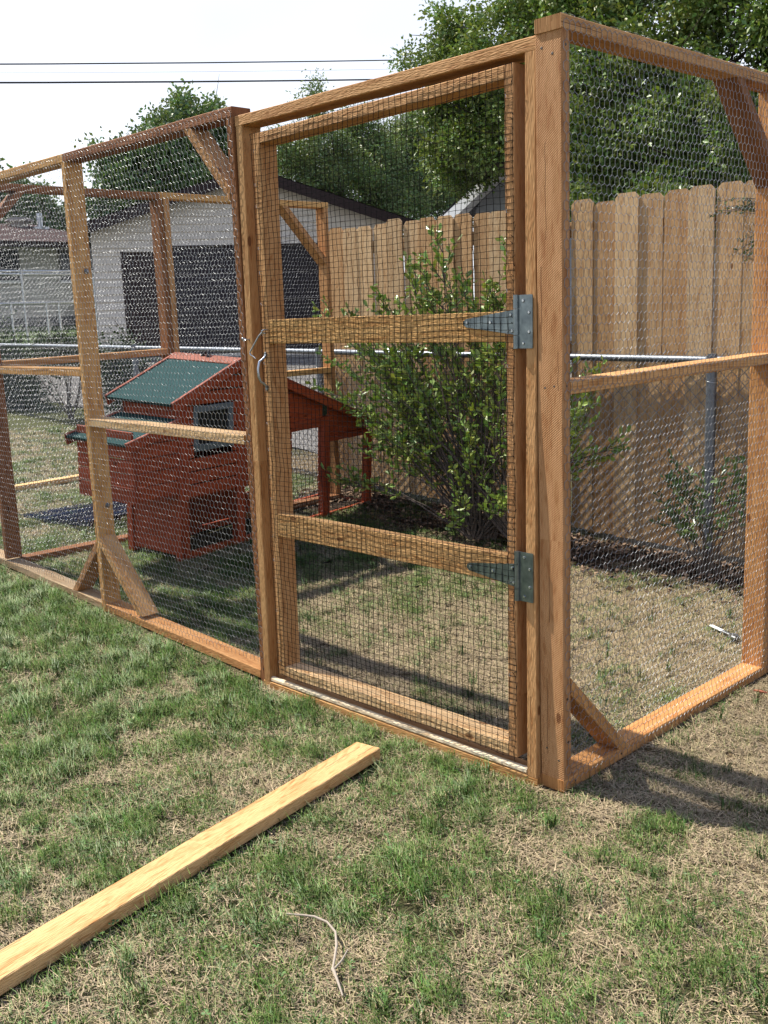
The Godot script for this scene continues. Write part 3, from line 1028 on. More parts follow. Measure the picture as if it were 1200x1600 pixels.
	hex_wire(wa, Vector3(0.076, 0.046, -0.002), Vector3.RIGHT, Vector3.UP, 0.40, 0.31)
	hex_wire(wa, Vector3(0.552, 0.046, -0.002), Vector3.RIGHT, Vector3.UP, 0.78, 0.31)
	hex_wire(wa, Vector3(1.406, 0.041, -0.002), Vector3.RIGHT, Vector3.UP, 0.43, 0.49)
	put("run_wire", wa, plain("coop_wire", lin(0.02, 0.02, 0.02), 0.5), t)
	# roofs: green felt panels between red rake boards
	var felt := mottled("green_felt", lin(0.030, 0.105, 0.105), noise_tex(61, 0.09, Color(0.55, 0.55, 0.55), Color(1, 1, 1), 512, 0.45, 4), 0.35, 0.85, noise_normal(62, 0.3, 6.0), false)
	var cap := wood("cap", 0)
	# left slope, right slope (long), nest lid: [x0, y0, x1, y1, z front, z back]
	for q in [[-0.065, 0.912, 0.5, 1.128, 0.03, -0.515], [0.5, 1.128, 1.05, 0.927, 0.03, -0.515], [1.05, 0.927, 2.10, 0.544, 0.03, -0.515], [-0.40, 0.725, -0.004, 0.82, 0.022, -0.47]]:
		var a := Vector3(q[0], q[1], 0)
		var b := Vector3(q[2], q[3], 0)
		var mid := Vector3(0, 0, (q[4] + q[5]) * 0.5)
		var nrm := (b - a).cross(Vector3.BACK).normalized()
		if nrm.y < 0:
			nrm = -nrm
		var rp := part_node("roof_panel", t)
		var acc := Acc.new()
		board_acc(acc, a + mid + nrm * 0.009, b + mid + nrm * 0.009, Vector3.BACK, q[4] - q[5] - 0.006, 0.014, Vector3.ZERO, Vector3.ZERO, 0.003, 0.0)
		put("felt", acc, felt, rp)
		for zz in [q[4], q[5]]:
			acc = Acc.new()
			board_acc(acc, a + Vector3(0, 0, zz) - nrm * 0.010, b + Vector3(0, 0, zz) - nrm * 0.010, nrm, 0.055, 0.014)
			put("rake_board", acc, cl if zz == q[4] else cd, rp)
		acc = Acc.new()
		board_acc(acc, a + Vector3(0, 0, q[4]) + nrm * 0.021, b + Vector3(0, 0, q[4]) + nrm * 0.021, Vector3.BACK, 0.018, 0.006, Vector3.ZERO, Vector3.ZERO, 0.001)
		put("edge_strip", acc, cap, rp)
		acc = Acc.new()
		board_acc(acc, a + Vector3(0, 0, q[5]) + nrm * 0.021, b + Vector3(0, 0, q[5]) + nrm * 0.021, Vector3.BACK, 0.018, 0.006, Vector3.ZERO, Vector3.ZERO, 0.001)
		put("edge_strip", acc, cap, rp)
	board("ridge_cap", t, cap, Vector3(0.462, 1.131, 0.036), Vector3(0.462, 1.131, -0.522), Vector3(0.93, 0.36, 0), 0.085, 0.012)
	board("ridge_cap", t, cap, Vector3(0.541, 1.131, 0.037), Vector3(0.541, 1.131, -0.523), Vector3(0.93, -0.36, 0), 0.082, 0.012)
	# small black hook left on the ridge
	var br := Acc.new()
	br.tube([Vector3(0.47, 1.13, -0.22), Vector3(0.475, 1.16, -0.215), Vector3(0.49, 1.185, -0.23), Vector3(0.485, 1.165, -0.255), Vector3(0.48, 1.13, -0.29)], [0.009, 0.010, 0.007, 0.010, 0.009], 6)
	put("ridge_hook", br, plain("black_metal", lin(0.012, 0.012, 0.016), 0.5), t)

# ---------------------------------------------------------------- fences
func wood_fence() -> void:
	var t := thing("board_fence", "tall dog-eared cedar board fence behind the shrub and the pipe rail", "fence", Vector3(0, 0, -2.972))
	var kinds := ["fence_a", "fence_b", "fence_c"]
	var k := 0
	var x := -4.30
	while x < 2.6:
		var wdt := 0.1540 + rng.randf() * 0.003
		var top := 2.095 + rng.randfn(0, 0.008) + (0.018 if x < -3.0 else 0.0)
		var e := 0.027
		var acc := Acc.new()
		var lo := rise(x) - 0.0
		slice_acc(acc, [Vector2(-wdt * 0.5, lo + 0.03), Vector2(wdt * 0.5, lo + 0.03), Vector2(wdt * 0.5, top - e), Vector2(wdt * 0.5 - e, top), Vector2(-wdt * 0.5 + e, top), Vector2(-wdt * 0.5, top - e)], -0.0155, 0.0, true, Color(1, 1, 1) * rng.randf_range(0.80, 1.1))
		var o := put("picket", acc, wood(kinds[rng.randi() % 3], rng.randi() % 4), t)
		# boards cup, lean and stand proud of each other
		o.position = Vector3(x + wdt * 0.5, 0, rng.randf_range(-0.006, 0.005) + (0.013 if k % 3 == 1 else 0.0))
		o.rotation = Vector3(rng.randfn(0, 0.0015), rng.randfn(0, 0.020), rng.randfn(0, 0.0035))
		x += wdt + rng.randf_range(0.001, 0.006)
		k += 1
	for y in [0.42, 1.16, 1.88]:
		board("back_rail", t, wood("fence_b", 0), Vector3(-4.30, y + 0.08, -0.048), Vector3(2.6, y, -0.048), Vector3.UP)
	var px := -4.25
	while px < 2.7:
		board("post", t, wood("fence_b", 1), Vector3(px, rise(px), -0.115), Vector3(px, 2.0, -0.115), Vector3.RIGHT, 0.089, 0.089)
		px += 2.3

func chain_fence() -> void:
	var t := thing("wire_fence", "low diamond wire fence with a galvanised pipe rail in front of the boards", "fence")
	var pipe := galvanised("pipe", lin(0.24, 0.26, 0.29), 0.5)
	var rail_y := func(x: float) -> float:
		return 1.15 + 0.0135 * maxf(0.0, -x - 1.0)
	var z := -2.915
	var xs := [3.5, -1.08, -4.40, -7.12, -10.23, -13.28, -16.3, -19.4]
	for k in xs.size() - 1:
		var a := Acc.new()
		a.tube([Vector3(xs[k], rail_y.call(xs[k]), z), Vector3(xs[k + 1], rail_y.call(xs[k + 1]), z)], [0.0205], 12)
		put("top_rail", a, pipe, t)
	for x in xs:
		var a := Acc.new()
		a.tube([Vector3(x, rise(x) - 0.1, z + 0.006), Vector3(x, rail_y.call(x) - 0.018, z + 0.006)], [0.029], 12)
		var o := put("post", a, pipe, t)
		a = Acc.new()
		a.tube([Vector3(x, rail_y.call(x) - 0.026, z + 0.004), Vector3(x, rail_y.call(x) + 0.020, z + 0.004), Vector3(x, rail_y.call(x) + 0.034, z + 0.004)], [0.033, 0.033, 0.020], 12)
		put("post_cap", a, pipe, o)
		for yy in [0.12, 0.62]:
			a = Acc.new()
			var ring := []
			for q in 9:
				ring.append(Vector3(x + 0.031 * cos(TAU * q / 8.0), rail_y.call(x) - yy - 0.006 * cos(TAU * q / 8.0), z + 0.006 + 0.031 * sin(TAU * q / 8.0)))
			a.tube(ring, [0.002], 5)
			put("tie_wire", a, galvanised("tie", lin(0.7, 0.7, 0.7), 0.3), o)
	# diamond fabric woven of slanting wires
	var wa := Acc.new()
	var zf := z - 0.027
	var step := 0.071
	for fam in 2:
		var sgn := 1.0 if fam == 0 else -1.0
		var x := -20.6
		while x < 4.6:
			# clip the slanting line between the ground and the rail
			var x0 := x
			var y0 := rise(x0) + 0.02
			var y1: float = rail_y.call(x) + 0.022
			var n := 1
			var r := 0.0020
			var xb := x0 + sgn * (y1 - y0)
			if x0 > -19.4 and xb > -19.4 and x0 < 3.5 and xb < 3.5:
				wa.wire(Vector3(x0, y0, zf + sgn * 0.0035), Vector3(xb, y1, zf + sgn * 0.0035), r, 4)
				# knuckled end at the top
				wa.wire(Vector3(xb, y1, zf), Vector3(xb + sgn * 0.006, y1 + 0.014, zf + 0.002), r, 4)
			x += step + rng.randfn(0.0, 0.004)
	put("wire_fabric", wa, galvanised("fabric", lin(0.28, 0.30, 0.32), 0.5), t)

	# neighbour's taller wire fence in front of the house
	var nf := thing("yard_wire_fence", "distant tall grey wire fence with double top pipe before the far house", "fence", Vector3(-19.0, 0, 0))
	var g := rise(-19.0)
	for q in [[-3.5, 2.60], [-3.5, 2.54], [-3.5, 1.945]]:
		var a := Acc.new()
		a.tube([Vector3(0, q[1], q[0]), Vector3(0, q[1], -9.2)], [0.022], 8)
		put("rail", a, galvanised("far_pipe", lin(0.62, 0.64, 0.67), 0.4), nf)
	for zz in [-3.5, -5.6, -7.27, -7.56, -8.05, -8.33, -9.2]:
		var a := Acc.new()
		a.tube([Vector3(0, g - 0.05, zz), Vector3(0, 2.62 if zz in [-3.5, -5.6, -7.56, -9.2] else 1.95, zz)], [0.024], 8)
		put("post", a, galvanised("far_pipe", lin(0.62, 0.64, 0.67), 0.4), nf)
	var fa := Acc.new()
	for fam in 2:
		var sgn := 1.0 if fam == 0 else -1.0
		var zz := -11.0
		while zz < -2.0:
			var zb := zz + sgn * 1.5
			if zz > -9.2 and zb > -9.2 and zz < -3.5 and zb < -3.5:
				fa.wire(Vector3(sgn * 0.003, g + 0.05, zz), Vector3(sgn * 0.003, g + 1.55, zb), 0.0022)
			zz += 0.085
	put("wire_fabric", fa, galvanised("far_fabric", lin(0.5, 0.52, 0.54), 0.5), nf)

# ---------------------------------------------------------------- buildings
func shingle_rows(parent: Node, mat: Material, a: Vector3, b: Vector3, c: Vector3, d: Vector3, rows: int) -> void:
	# roof plane a-b along the eave, d-c along the top, laid in overlapping courses; each course a part
	for k in rows:
		var f0 := float(k) / rows
		var f1 := float(k + 1) / rows + 0.012
		var p0 := a.lerp(d, f0)
		var p1 := b.lerp(c, f0)
		var p2 := b.lerp(c, minf(f1, 1.0))
		var p3 := a.lerp(d, minf(f1, 1.0))
		var n := (b - a).cross(d - a).normalized()
		if n.y < 0:
			n = -n
		var acc := Acc.new()
		var e := n * 0.022
		var col := Color(1, 1, 1) * rng.randf_range(0.88, 1.08)
		col.a = 1.0
		acc.quad(p0 + e, p1 + e, p2 + n * 0.004, p3 + n * 0.004, n, Vector2.ZERO, Vector2.RIGHT, Vector2.ONE, Vector2.DOWN, col)
		acc.quad(p0 + e, p1 + e, p1 - n * 0.01, p0 - n * 0.01, (a - d).normalized(), Vector2.ZERO, Vector2.RIGHT, Vector2.ONE, Vector2.DOWN, col)
		put("shingle_course", acc, mat, parent)

func buildings() -> void:
	# ---- garage with its gable towards the yard, front wall on x = -16
	var gy := rise(-16.0) - 0.02
	var t := thing("garage", "beige lap-sided garage with dark brown doors and gable trim across the alley", "garage", Vector3(-16.0, gy, -7.53))
	t.basis = Basis(Vector3(0.872, 0, 0.49).normalized(), Vector3.UP, Vector3(-0.49, 0, 0.872).normalized())
	var z0 := 0.0
	var z1 := -5.95
	var eave := 2.42
	var peak := 3.36
	var zp := (z0 + z1) * 0.5
	var siding := mottled("siding", lin(0.72, 0.655, 0.575), noise_tex(51, 0.03, Color(0.88, 0.88, 0.88), Color(1, 1, 1), 256), 1.3, 0.75)
	var trim := mottled("brown_trim", lin(0.050, 0.032, 0.030), noise_tex(52, 0.05, Color(0.7, 0.7, 0.7), Color(1, 1, 1), 256), 0.8, 0.7)
	var y := 0.10
	while y < peak - 0.05:
		var y1 := y + 0.14
		var inset := func(h: float) -> float:
			return 0.0 if h < eave else (h - eave) / (peak - eave) * absf(z0 - zp)
		var spans := [[z1, z0]]
		if y < 1.99:
			spans = [[z1, -4.80], [-1.42, -1.34], [-0.52, z0]]
			if y1 > 1.99:
				y1 = 1.99
		elif y < 2.06:
			spans = [[z1, -4.80], [-1.42, z0]]
			if y1 > 2.06:
				y1 = 2.06
		for s in spans:
			var i0: float = inset.call(y)
			var i1: float = inset.call(y1)
			var lo0 := maxf(s[0], z1 + i0)
			var hi0 := minf(s[1], z0 - i0)
			var lo1 := maxf(s[0], z1 + i1)
			var hi1 := minf(s[1], z0 - i1)
			if hi1 < lo1 + 0.02:
				lo1 = zp - 0.01
				hi1 = zp + 0.01
			var acc := Acc.new()
			var q := [Vector3(0.030, y, lo0), Vector3(0.030, y, hi0), Vector3(0.006, y1, hi1), Vector3(0.006, y1, lo1)]
			acc.quad(q[0], q[1], q[2], q[3], Vector3(1, 0.08, 0).normalized(), Vector2.ZERO, Vector2.RIGHT, Vector2.ONE, Vector2.DOWN)
			acc.quad(q[0], q[1], Vector3(0, y, hi0), Vector3(0, y, lo0), Vector3.DOWN, Vector2.ZERO, Vector2.RIGHT, Vector2.ONE, Vector2.DOWN)
			put("siding_board", acc, siding, t)
		y = y1
	# the body behind the siding
	var body := Acc.new()
	var sec := [Vector2(z0, -0.1), Vector2(z0, eave), Vector2(zp, peak), Vector2(z1, eave), Vector2(z1, -0.1)]
	var dep := -6.5
	for k in sec.size():
		var a: Vector2 = sec[k]
		var b: Vector2 = sec[(k + 1) % sec.size()]
		var out := Vector3(0, -(b - a).x, (b - a).y).normalized()
		if out.dot(Vector3(0, (a.y + b.y) * 0.5 - 1.5, (a.x + b.x) * 0.5 - zp)) < 0:
			out = -out
		body.quad(Vector3(-0.02, a.y, a.x), Vector3(-0.02, b.y, b.x), Vector3(dep, b.y, b.x), Vector3(dep, a.y, a.x), out, Vector2.ZERO, Vector2.RIGHT, Vector2.ONE, Vector2.DOWN)
	for xx in [-0.02, dep]:
		for k in range(1, 4):
			body.face(Vector3(xx, sec[0].y, sec[0].x), Vector3(xx, sec[k].y, sec[k].x), Vector3(xx, sec[k + 1].y, sec[k + 1].x), Vector3(1 if xx > -1 else -1, 0, 0), Vector2.ZERO, Vector2.RIGHT, Vector2.ONE)
	put("wall", body, siding, t)
	# doors: one for people, one wide sectional
	var dr := part_node("door", t)
	slab("door_panel", dr, trim, Vector3(-0.06, 0.02, -1.34), Vector3(-0.015, 1.98, -0.52))
	for z in [-0.54, -1.32]:
		slab("frame", dr, trim, Vector3(-0.015, 0.02, z - 0.03), Vector3(0.034, 1.995, z + 0.03))
	var gd := part_node("garage_door", t)
	for k in 4:
		slab("section", gd, mottled("garage_door_brown", lin(0.040, 0.033, 0.040), noise_tex(53, 0.05, Color(0.75, 0.75, 0.75), Color(1, 1, 1), 256), 0.8, 0.6), Vector3(-0.07, 0.03 + k * 0.507, -4.80), Vector3(-0.018, 0.03 + k * 0.507 + 0.506, -1.42), 0.004)
	slab("lintel", gd, trim, Vector3(-0.02, 2.058, -4.82), Vector3(0.032, 2.085, -1.41))
	# roof and its rake boards
	var shingle := mottled("roof_shingle", lin(0.105, 0.072, 0.066), noise_tex(54, 0.06, Color(0.6, 0.6, 0.6), Color(1, 1, 1), 256), 0.6, 0.9)
	var over := 0.22
	var sl := (peak - eave) / absf(z0 - zp)
	for s in [1.0, -1.0]:
		var ze: float = zp + s * (absf(z0 - zp) + over)
		var ye := eave - over * sl
		var rf := part_node("roof", t)
		shingle_rows(rf, shingle, Vector3(0.38, ye + 0.10, ze), Vector3(dep - 0.2, ye + 0.10, ze), Vector3(dep - 0.2, peak + 0.10, zp), Vector3(0.38, peak + 0.10, zp), 16)
		var acc := Acc.new()
		board_acc(acc, Vector3(0.365, ye + 0.0, ze), Vector3(0.365, peak + 0.0, zp), Vector3.UP, 0.19, 0.03, Vector3.BACK, Vector3.BACK)
		put("rake_board", acc, trim, rf)
		acc = Acc.new()
		acc.quad(Vector3(0.35, ye, ze), Vector3(-0.02, ye, ze), Vector3(-0.02, peak, zp), Vector3(0.35, peak, zp), Vector3(0, -1, 0), Vector2.ZERO, Vector2.RIGHT, Vector2.ONE, Vector2.DOWN)
		put("soffit", acc, trim, rf)

	# ---- far low house on the left
	var hy := rise(-28.0)
	var h := thing("far_house", "low house with brown hip roof and dark windows behind the yard wire fence", "house", Vector3(-28.0, hy, 0))
	var stucco := mottled("stucco", lin(0.40, 0.385, 0.345), noise_tex(55, 0.04, Color(0.85, 0.85, 0.85), Color(1, 1, 1), 256), 1.0, 0.85)
	var za := -6.0
	var zb := -14.6
	var wa := Acc.new()
	for q in [[Vector3(0, 0.28, za), Vector3(0, 0.28, zb), Vector3(0, 2.42, zb), Vector3(0, 2.42, za), Vector3.RIGHT], [Vector3(0, -0.3, zb), Vector3(-8, -0.3, zb), Vector3(-8, 2.42, zb), Vector3(0, 2.42, zb), Vector3.FORWARD], [Vector3(0, -0.3, za), Vector3(-8, -0.3, za), Vector3(-8, 2.42, za), Vector3(0, 2.42, za), Vector3.BACK], [Vector3(-8, -0.3, za), Vector3(-8, -0.3, zb), Vector3(-8, 2.42, zb), Vector3(-8, 2.42, za), Vector3.LEFT]]:
		wa.quad(q[0], q[1], q[2], q[3], q[4], Vector2.ZERO, Vector2.RIGHT, Vector2.ONE, Vector2.DOWN)
	put("wall", wa, stucco, h)
	slab("foundation", h, mottled("foundation", lin(0.12, 0.12, 0.125), noise_tex(56, 0.04, Color(0.8, 0.8, 0.8), Color(1, 1, 1), 256), 1.0), Vector3(-0.2, -0.2, zb), Vector3(0.06, 0.28, za))
	var glass := plain("dark_glass", lin(0.02, 0.022, 0.028), 0.12)
	var wf := plain("window_frame", lin(0.045, 0.04, 0.04), 0.5)
	for q in [[-11.85, -9.9], [-14.45, -13.12], [-8.9, -7.4]]:
		var w := part_node("window", h)
		slab("pane", w, glass, Vector3(0.005, 1.36, q[0] + 0.05), Vector3(0.02, 2.20, q[1] - 0.05))
		slab("frame", w, wf, Vector3(0.005, 2.20, q[0]), Vector3(0.05, 2.26, q[1]))
		slab("frame", w, wf, Vector3(0.005, 1.68, q[0] + 0.05), Vector3(0.04, 1.72, q[1] - 0.05))
		slab("frame", w, wf, Vector3(0.005, 1.36, q[0]), Vector3(0.05, 2.20, q[0] + 0.05))
		slab("frame", w, wf, Vector3(0.005, 1.36, q[1] - 0.05), Vector3(0.05, 2.20, q[1]))
		slab("sill", w, plain("pale_sill", lin(0.5, 0.5, 0.5), 0.7), Vector3(0.005, 1.27, q[0] - 0.05), Vector3(0.09, 1.355, q[1] + 0.05))
	var roof := part_node("roof", h)
	var red := mottled("brown_roof", lin(0.170, 0.105, 0.098), noise_tex(57, 0.07, Color(0.6, 0.6, 0.6), Color(1, 1, 1), 256), 0.7, 0.9)
	shingle_rows(roof, red, Vector3(0.55, 2.44, za + 0.5), Vector3(0.55, 2.44, zb - 0.5), Vector3(-3.6, 3.34, -14.1), Vector3(-3.6, 3.34, -13.3), 14)
	shingle_rows(roof, red, Vector3(0.55, 2.44, zb - 0.5), Vector3(-8.5, 2.44, zb - 0.5), Vector3(-4.4, 3.34, -14.1), Vector3(-3.6, 3.34, -14.1), 14)
	shingle_rows(roof, red, Vector3(-8.5, 2.44, zb - 0.5), Vector3(-8.5, 2.44, za + 0.5), Vector3(-4.4, 3.34, -13.3), Vector3(-4.4, 3.34, -14.1), 8)
	shingle_rows(roof, red, Vector3(-8.5, 2.44, za + 0.5), Vector3(0.55, 2.44, za + 0.5), Vector3(-3.6, 3.34, -13.3), Vector3(-4.4, 3.34, -13.3), 14)
	slab("eave_board", roof, trim, Vector3(0.50, 2.28, zb - 0.5), Vector3(0.56, 2.44, za + 0.5))
	var sf := Acc.new()
	sf.quad(Vector3(0.5, 2.40, za + 0.5), Vector3(0.5, 2.40, zb - 0.5), Vector3(0, 2.40, zb - 0.5), Vector3(0, 2.40, za + 0.5), Vector3.DOWN, Vector2.ZERO, Vector2.RIGHT, Vector2.ONE, Vector2.DOWN)
	put("soffit", sf, trim, roof)
	var vent := Acc.new()
	vent.tube([Vector3(-2.9, 3.1, -13.4), Vector3(-2.9, 3.36, -13.4)], [0.26], 10)
	vent.tube([Vector3(-2.9, 3.35, -13.4), Vector3(-2.9, 3.40, -13.4), Vector3(-2.9, 3.47, -13.4)], [0.46, 0.46, 0.26], 12)
	put("roof_vent", vent, plain("vent_grey", lin(0.26, 0.23, 0.21), 0.6), h)
	var pv := Acc.new()
	pv.tube([Vector3(-2.6, 3.0, -13.95), Vector3(-2.6, 3.16, -13.95), Vector3(-2.6, 3.17, -13.95), Vector3(-2.6, 3.6, -13.95)], [0.28, 0.28, 0.09, 0.09], 10)
	put("pipe_vent", pv, galvanised("far_pipe", lin(0.62, 0.64, 0.67), 0.4), h)

	# ---- pale house behind the board fence
	var wy := rise(-9.0)
	var p := thing("white_house", "pale grey gabled house with white rake trim showing over the board fence", "house", Vector3(0, 0, -13.0))
	var grey := mottled("grey_siding", lin(0.34, 0.36, 0.40), noise_tex(58, 0.03, Color(0.88, 0.88, 0.88), Color(1, 1, 1), 256), 1.0, 0.75)
	var white := plain("white_paint", lin(0.80, 0.81, 0.82), 0.55)
	var xl := -11.3
	var xr := -5.7
	var xm := (xl + xr) * 0.5
	var ye := 3.38
	var yp := 5.03
	var yy := 0.3
	while yy < yp:
		var y1 := yy + 0.15
		var ins := func(q: float) -> float:
			return 0.0 if q < ye else (q - ye) / (yp - ye) * (xm - xl)
		var a0: float = ins.call(yy)
		var a1: float = minf(ins.call(y1), xm - xl - 0.01)
		var acc := Acc.new()
		acc.quad(Vector3(xl + a0, yy, 0.018), Vector3(xr - a0, yy, 0.018), Vector3(xr - a1, y1, 0.005), Vector3(xl + a1, y1, 0.005), Vector3(0, 0.08, 1).normalized(), Vector2.ZERO, Vector2.RIGHT, Vector2.ONE, Vector2.DOWN)
		acc.quad(Vector3(xl + a0, yy, 0.018), Vector3(xr - a0, yy, 0.018), Vector3(xr - a0, yy, 0.0), Vector3(xl + a0, yy, 0.0), Vector3.DOWN, Vector2.ZERO, Vector2.RIGHT, Vector2.ONE, Vector2.DOWN)
		put("siding_board", acc, grey, p)
		yy = y1
	for q in [[xl, Vector3.LEFT], [xr, Vector3.RIGHT]]:
		var ws := Acc.new()
		ws.quad(Vector3(q[0], 0.2, 0), Vector3(q[0], ye, 0), Vector3(q[0], ye, -8), Vector3(q[0], 0.2, -8), q[1], Vector2.ZERO, Vector2.RIGHT, Vector2.ONE, Vector2.DOWN)
		put("wall", ws, grey, p)
	for s in [-1.0, 1.0]:
		var xe: float = xm + s * ((xm - xl) + 0.45)
		var yq := ye - 0.45 * (yp - ye) / (xm - xl)
		var rf := part_node("roof", p)
		shingle_rows(rf, mottled("grey_roof", lin(0.20, 0.20, 0.21), noise_tex(59, 0.06, Color(0.6, 0.6, 0.6), Color(1, 1, 1), 256), 0.7), Vector3(xe, yq + 0.14, 0.45), Vector3(xe, yq + 0.14, -8.3), Vector3(xm, yp + 0.14, -8.3), Vector3(xm, yp + 0.14, 0.45), 12)
		var acc := Acc.new()
		board_acc(acc, Vector3(xe, yq, 0.43), Vector3(xm, yp, 0.43), Vector3.UP, 0.20, 0.03, Vector3.RIGHT, Vector3.RIGHT)
		put("rake_board", acc, white, rf)
		acc = Acc.new()
		acc.quad(Vector3(xe, yq + 0.02, 0.42), Vector3(xe, yq + 0.02, 0), Vector3(xm, yp + 0.02, 0), Vector3(xm, yp + 0.02, 0.42), Vector3.DOWN, Vector2.ZERO, Vector2.RIGHT, Vector2.ONE, Vector2.DOWN)
		put("soffit", acc, white, rf)

# ---------------------------------------------------------------- small things
func loose_things() -> void:
	# loose two-by-four on the lawn
	var ax := Vector3(0.166, 0.0, 0.986).normalized()
	var lb := board("loose_board", self, wood("plank", 2), Vector3(-0.638, 0.031, 0.2275), Vector3(-0.638, 0.031, 0.2275) + ax * 2.25, Vector3(0.986, 0, -0.166), 0.100, 0.040)
	tag(lb, "pale yellow loose board lying on the grass in front of the door", "board")
	# board beyond the left wall
	var fb := board("far_board", self, wood("pale", 1), Vector3(-5.72, rise(-5.72) + 0.026, -0.35), Vector3(-5.86, rise(-5.86) + 0.026, -2.1), Vector3.RIGHT)
	tag(fb, "long pale board lying on the ground beyond the left end of the run", "board")
	# white stick
	var bark := plain("bare_stick", lin(0.34, 0.285, 0.225), 0.9)
	var s := thing("stick", "bent bleached white stick lying in the front grass", "stick", Vector3(0.1, 0.0, 1.03))
	var a := Acc.new()
	var o := Vector3(0.1, 0, 1.03)
	a.tube([Vector3(-0.098, 0.030, 1.025) - o, Vector3(-0.06, 0.034, 1.006) - o, Vector3(-0.030, 0.036, 0.992) - o, Vector3(0.011, 0.037, 0.987) - o, Vector3(0.056, 0.036, 1.0) - o, Vector3(0.095, 0.034, 1.032) - o, Vector3(0.124, 0.031, 1.064) - o, Vector3(0.148, 0.028, 1.092) - o],
		[0.0020, 0.0025, 0.0031, 0.0027, 0.0029, 0.0034, 0.0031, 0.0030], 7)
	put("stem", a, bark, s)
	a = Acc.new()
	a.tube([Vector3(0.148, 0.030, 1.092) - o, Vector3(0.157, 0.030, 1.096) - o, Vector3(0.190, 0.026, 1.113) - o, Vector3(0.224, 0.020, 1.131) - o], [0.0050, 0.0040, 0.0030, 0.0019], 7)
	put("fork", a, bark, s)
	a = Acc.new()
	a.tube([Vector3(0.153, 0.032, 1.090) - o, Vector3(0.150, 0.038, 1.065) - o, Vector3(0.140, 0.046, 1.037) - o], [0.0026, 0.0021, 0.0015], 6)
	put("side_twig", a, bark, s)
	# tool by the right-hand post
	var w := thing("wrench", "white handled steel wrench lying on the dry grass by the right post", "wrench", Vector3(-0.44, 0.022, -1.75))
	var dv := (Vector3(-0.275, 0.022, -1.665) - Vector3(-0.44, 0.022, -1.75)).normalized()
	var grip := Acc.new()
	board_acc(grip, Vector3.ZERO, dv * 0.088, dv.cross(Vector3.UP), 0.018, 0.010, Vector3.ZERO, Vector3.ZERO, 0.004)
	put("grip", grip, plain("white_plastic", lin(0.78, 0.78, 0.77), 0.4), w)
	var steel := galvanised("steel", lin(0.45, 0.46, 0.47), 0.3)
	var shaft := Acc.new()
	board_acc(shaft, dv * 0.0885, dv * 0.150, dv.cross(Vector3.UP), 0.017, 0.008, Vector3.ZERO, Vector3.ZERO, 0.002)
	put("shaft", shaft, steel, w)
	var sd := dv.cross(Vector3.UP)
	var head := Acc.new()
	head.tube([dv * 0.165 - Vector3.UP * 0.007, dv * 0.165 + Vector3.UP * 0.007], [0.020], 12)
	board_acc(head, dv * 0.172 + sd * 0.014, dv * 0.197 + sd * 0.012, sd, 0.010, 0.012)
	board_acc(head, dv * 0.172 - sd * 0.012, dv * 0.195 - sd * 0.008, sd, 0.012, 0.012)
	put("jaw", head, steel, w)
	# slatted plastic panel lying left of the coop
	var g := thing("plastic_grate", "dark blue black plastic grate lying on the grass beside the coop", "grate", Vector3(-4.62, rise(-4.62) + 0.02, -1.0))
	var black := plain("grate_plastic", lin(0.018, 0.028, 0.065), 0.14)
	g.rotation = Vector3(0.0, deg_to_rad(8.0), 0.05)
	for k in 4:
		slab("side_bar", g, black, Vector3(-0.40, -0.012, -0.34 + k * 0.222), Vector3(0.40, 0.022, -0.34 + k * 0.222 + 0.022))
	for k in 15:
		var sl := slab("slat", g, black, Vector3(-0.014, -0.006, -0.34), Vector3(0.014, 0.008, 0.35))
		sl.position = Vector3(-0.385 + k * 0.055, 0.018 + rng.randfn(0, 0.002), 0)
		sl.rotation = Vector3(rng.randfn(0, 0.01), 0, 0.5 + rng.randfn(0, 0.15))
	# dead leaves and clods that one can pick out
	var dl := Acc.new()
	dl.quad(Vector3(-0.5, 0.05, -0.05), Vector3(-0.05, 0.0, -0.30), Vector3(0.5, 0.22, 0.0), Vector3(0.0, 0.03, 0.03), Vector3.UP, Vector2.ZERO, Vector2.ZERO, Vector2.ZERO, Vector2.ZERO)
	dl.quad(Vector3(-0.5, 0.05, -0.05), Vector3(0.0, 0.03, 0.03), Vector3(0.5, 0.22, 0.0), Vector3(0.02, 0.14, 0.33), Vector3.UP, Vector2.ZERO, Vector2.ZERO, Vector2.ZERO, Vector2.ZERO)
	var dlm := dl.commit()
	var dm := leaf_mat("dead_leaf", lin(0.055, 0.040, 0.032), 0.0, 0.8)
	for q in [[-0.90, -2.17, 0.075, "dark curled dead leaf on dry grass below the shrub at right"], [-1.86, -1.31, 0.06, "small dark dead leaf on dry grass seen through the door's lower panel"], [-2.53, -1.27, 0.08, "dark dead leaf in green grass left of the door's lower panel"]]:
		for r in 1:
			var e := put_shared("dead_leaf", dlm, dm, self)
			e.position = Vector3(q[0], rise(q[0]) + 0.035, q[1])
			e.scale = Vector3.ONE * q[2]
			e.rotation = Vector3(rng.randfn(0, 0.3), rng.randf() * TAU, rng.randfn(0, 0.3))
			tag(e, q[3], "leaf")
	# bit of orange twine outside the right wall
	var tw := Acc.new()
	tw.tube([Vector3(0.08, 0.03, -1.10), Vector3(0.11, 0.036, -1.09), Vector3(0.13, 0.032, -1.10)], [0.004, 0.005, 0.003], 6)
	var to := put("orange_scrap", tw, plain("orange_scrap", lin(0.26, 0.07, 0.03), 0.7), self)
	tag(to, "small orange scrap in the grass outside the right wall", "scrap")

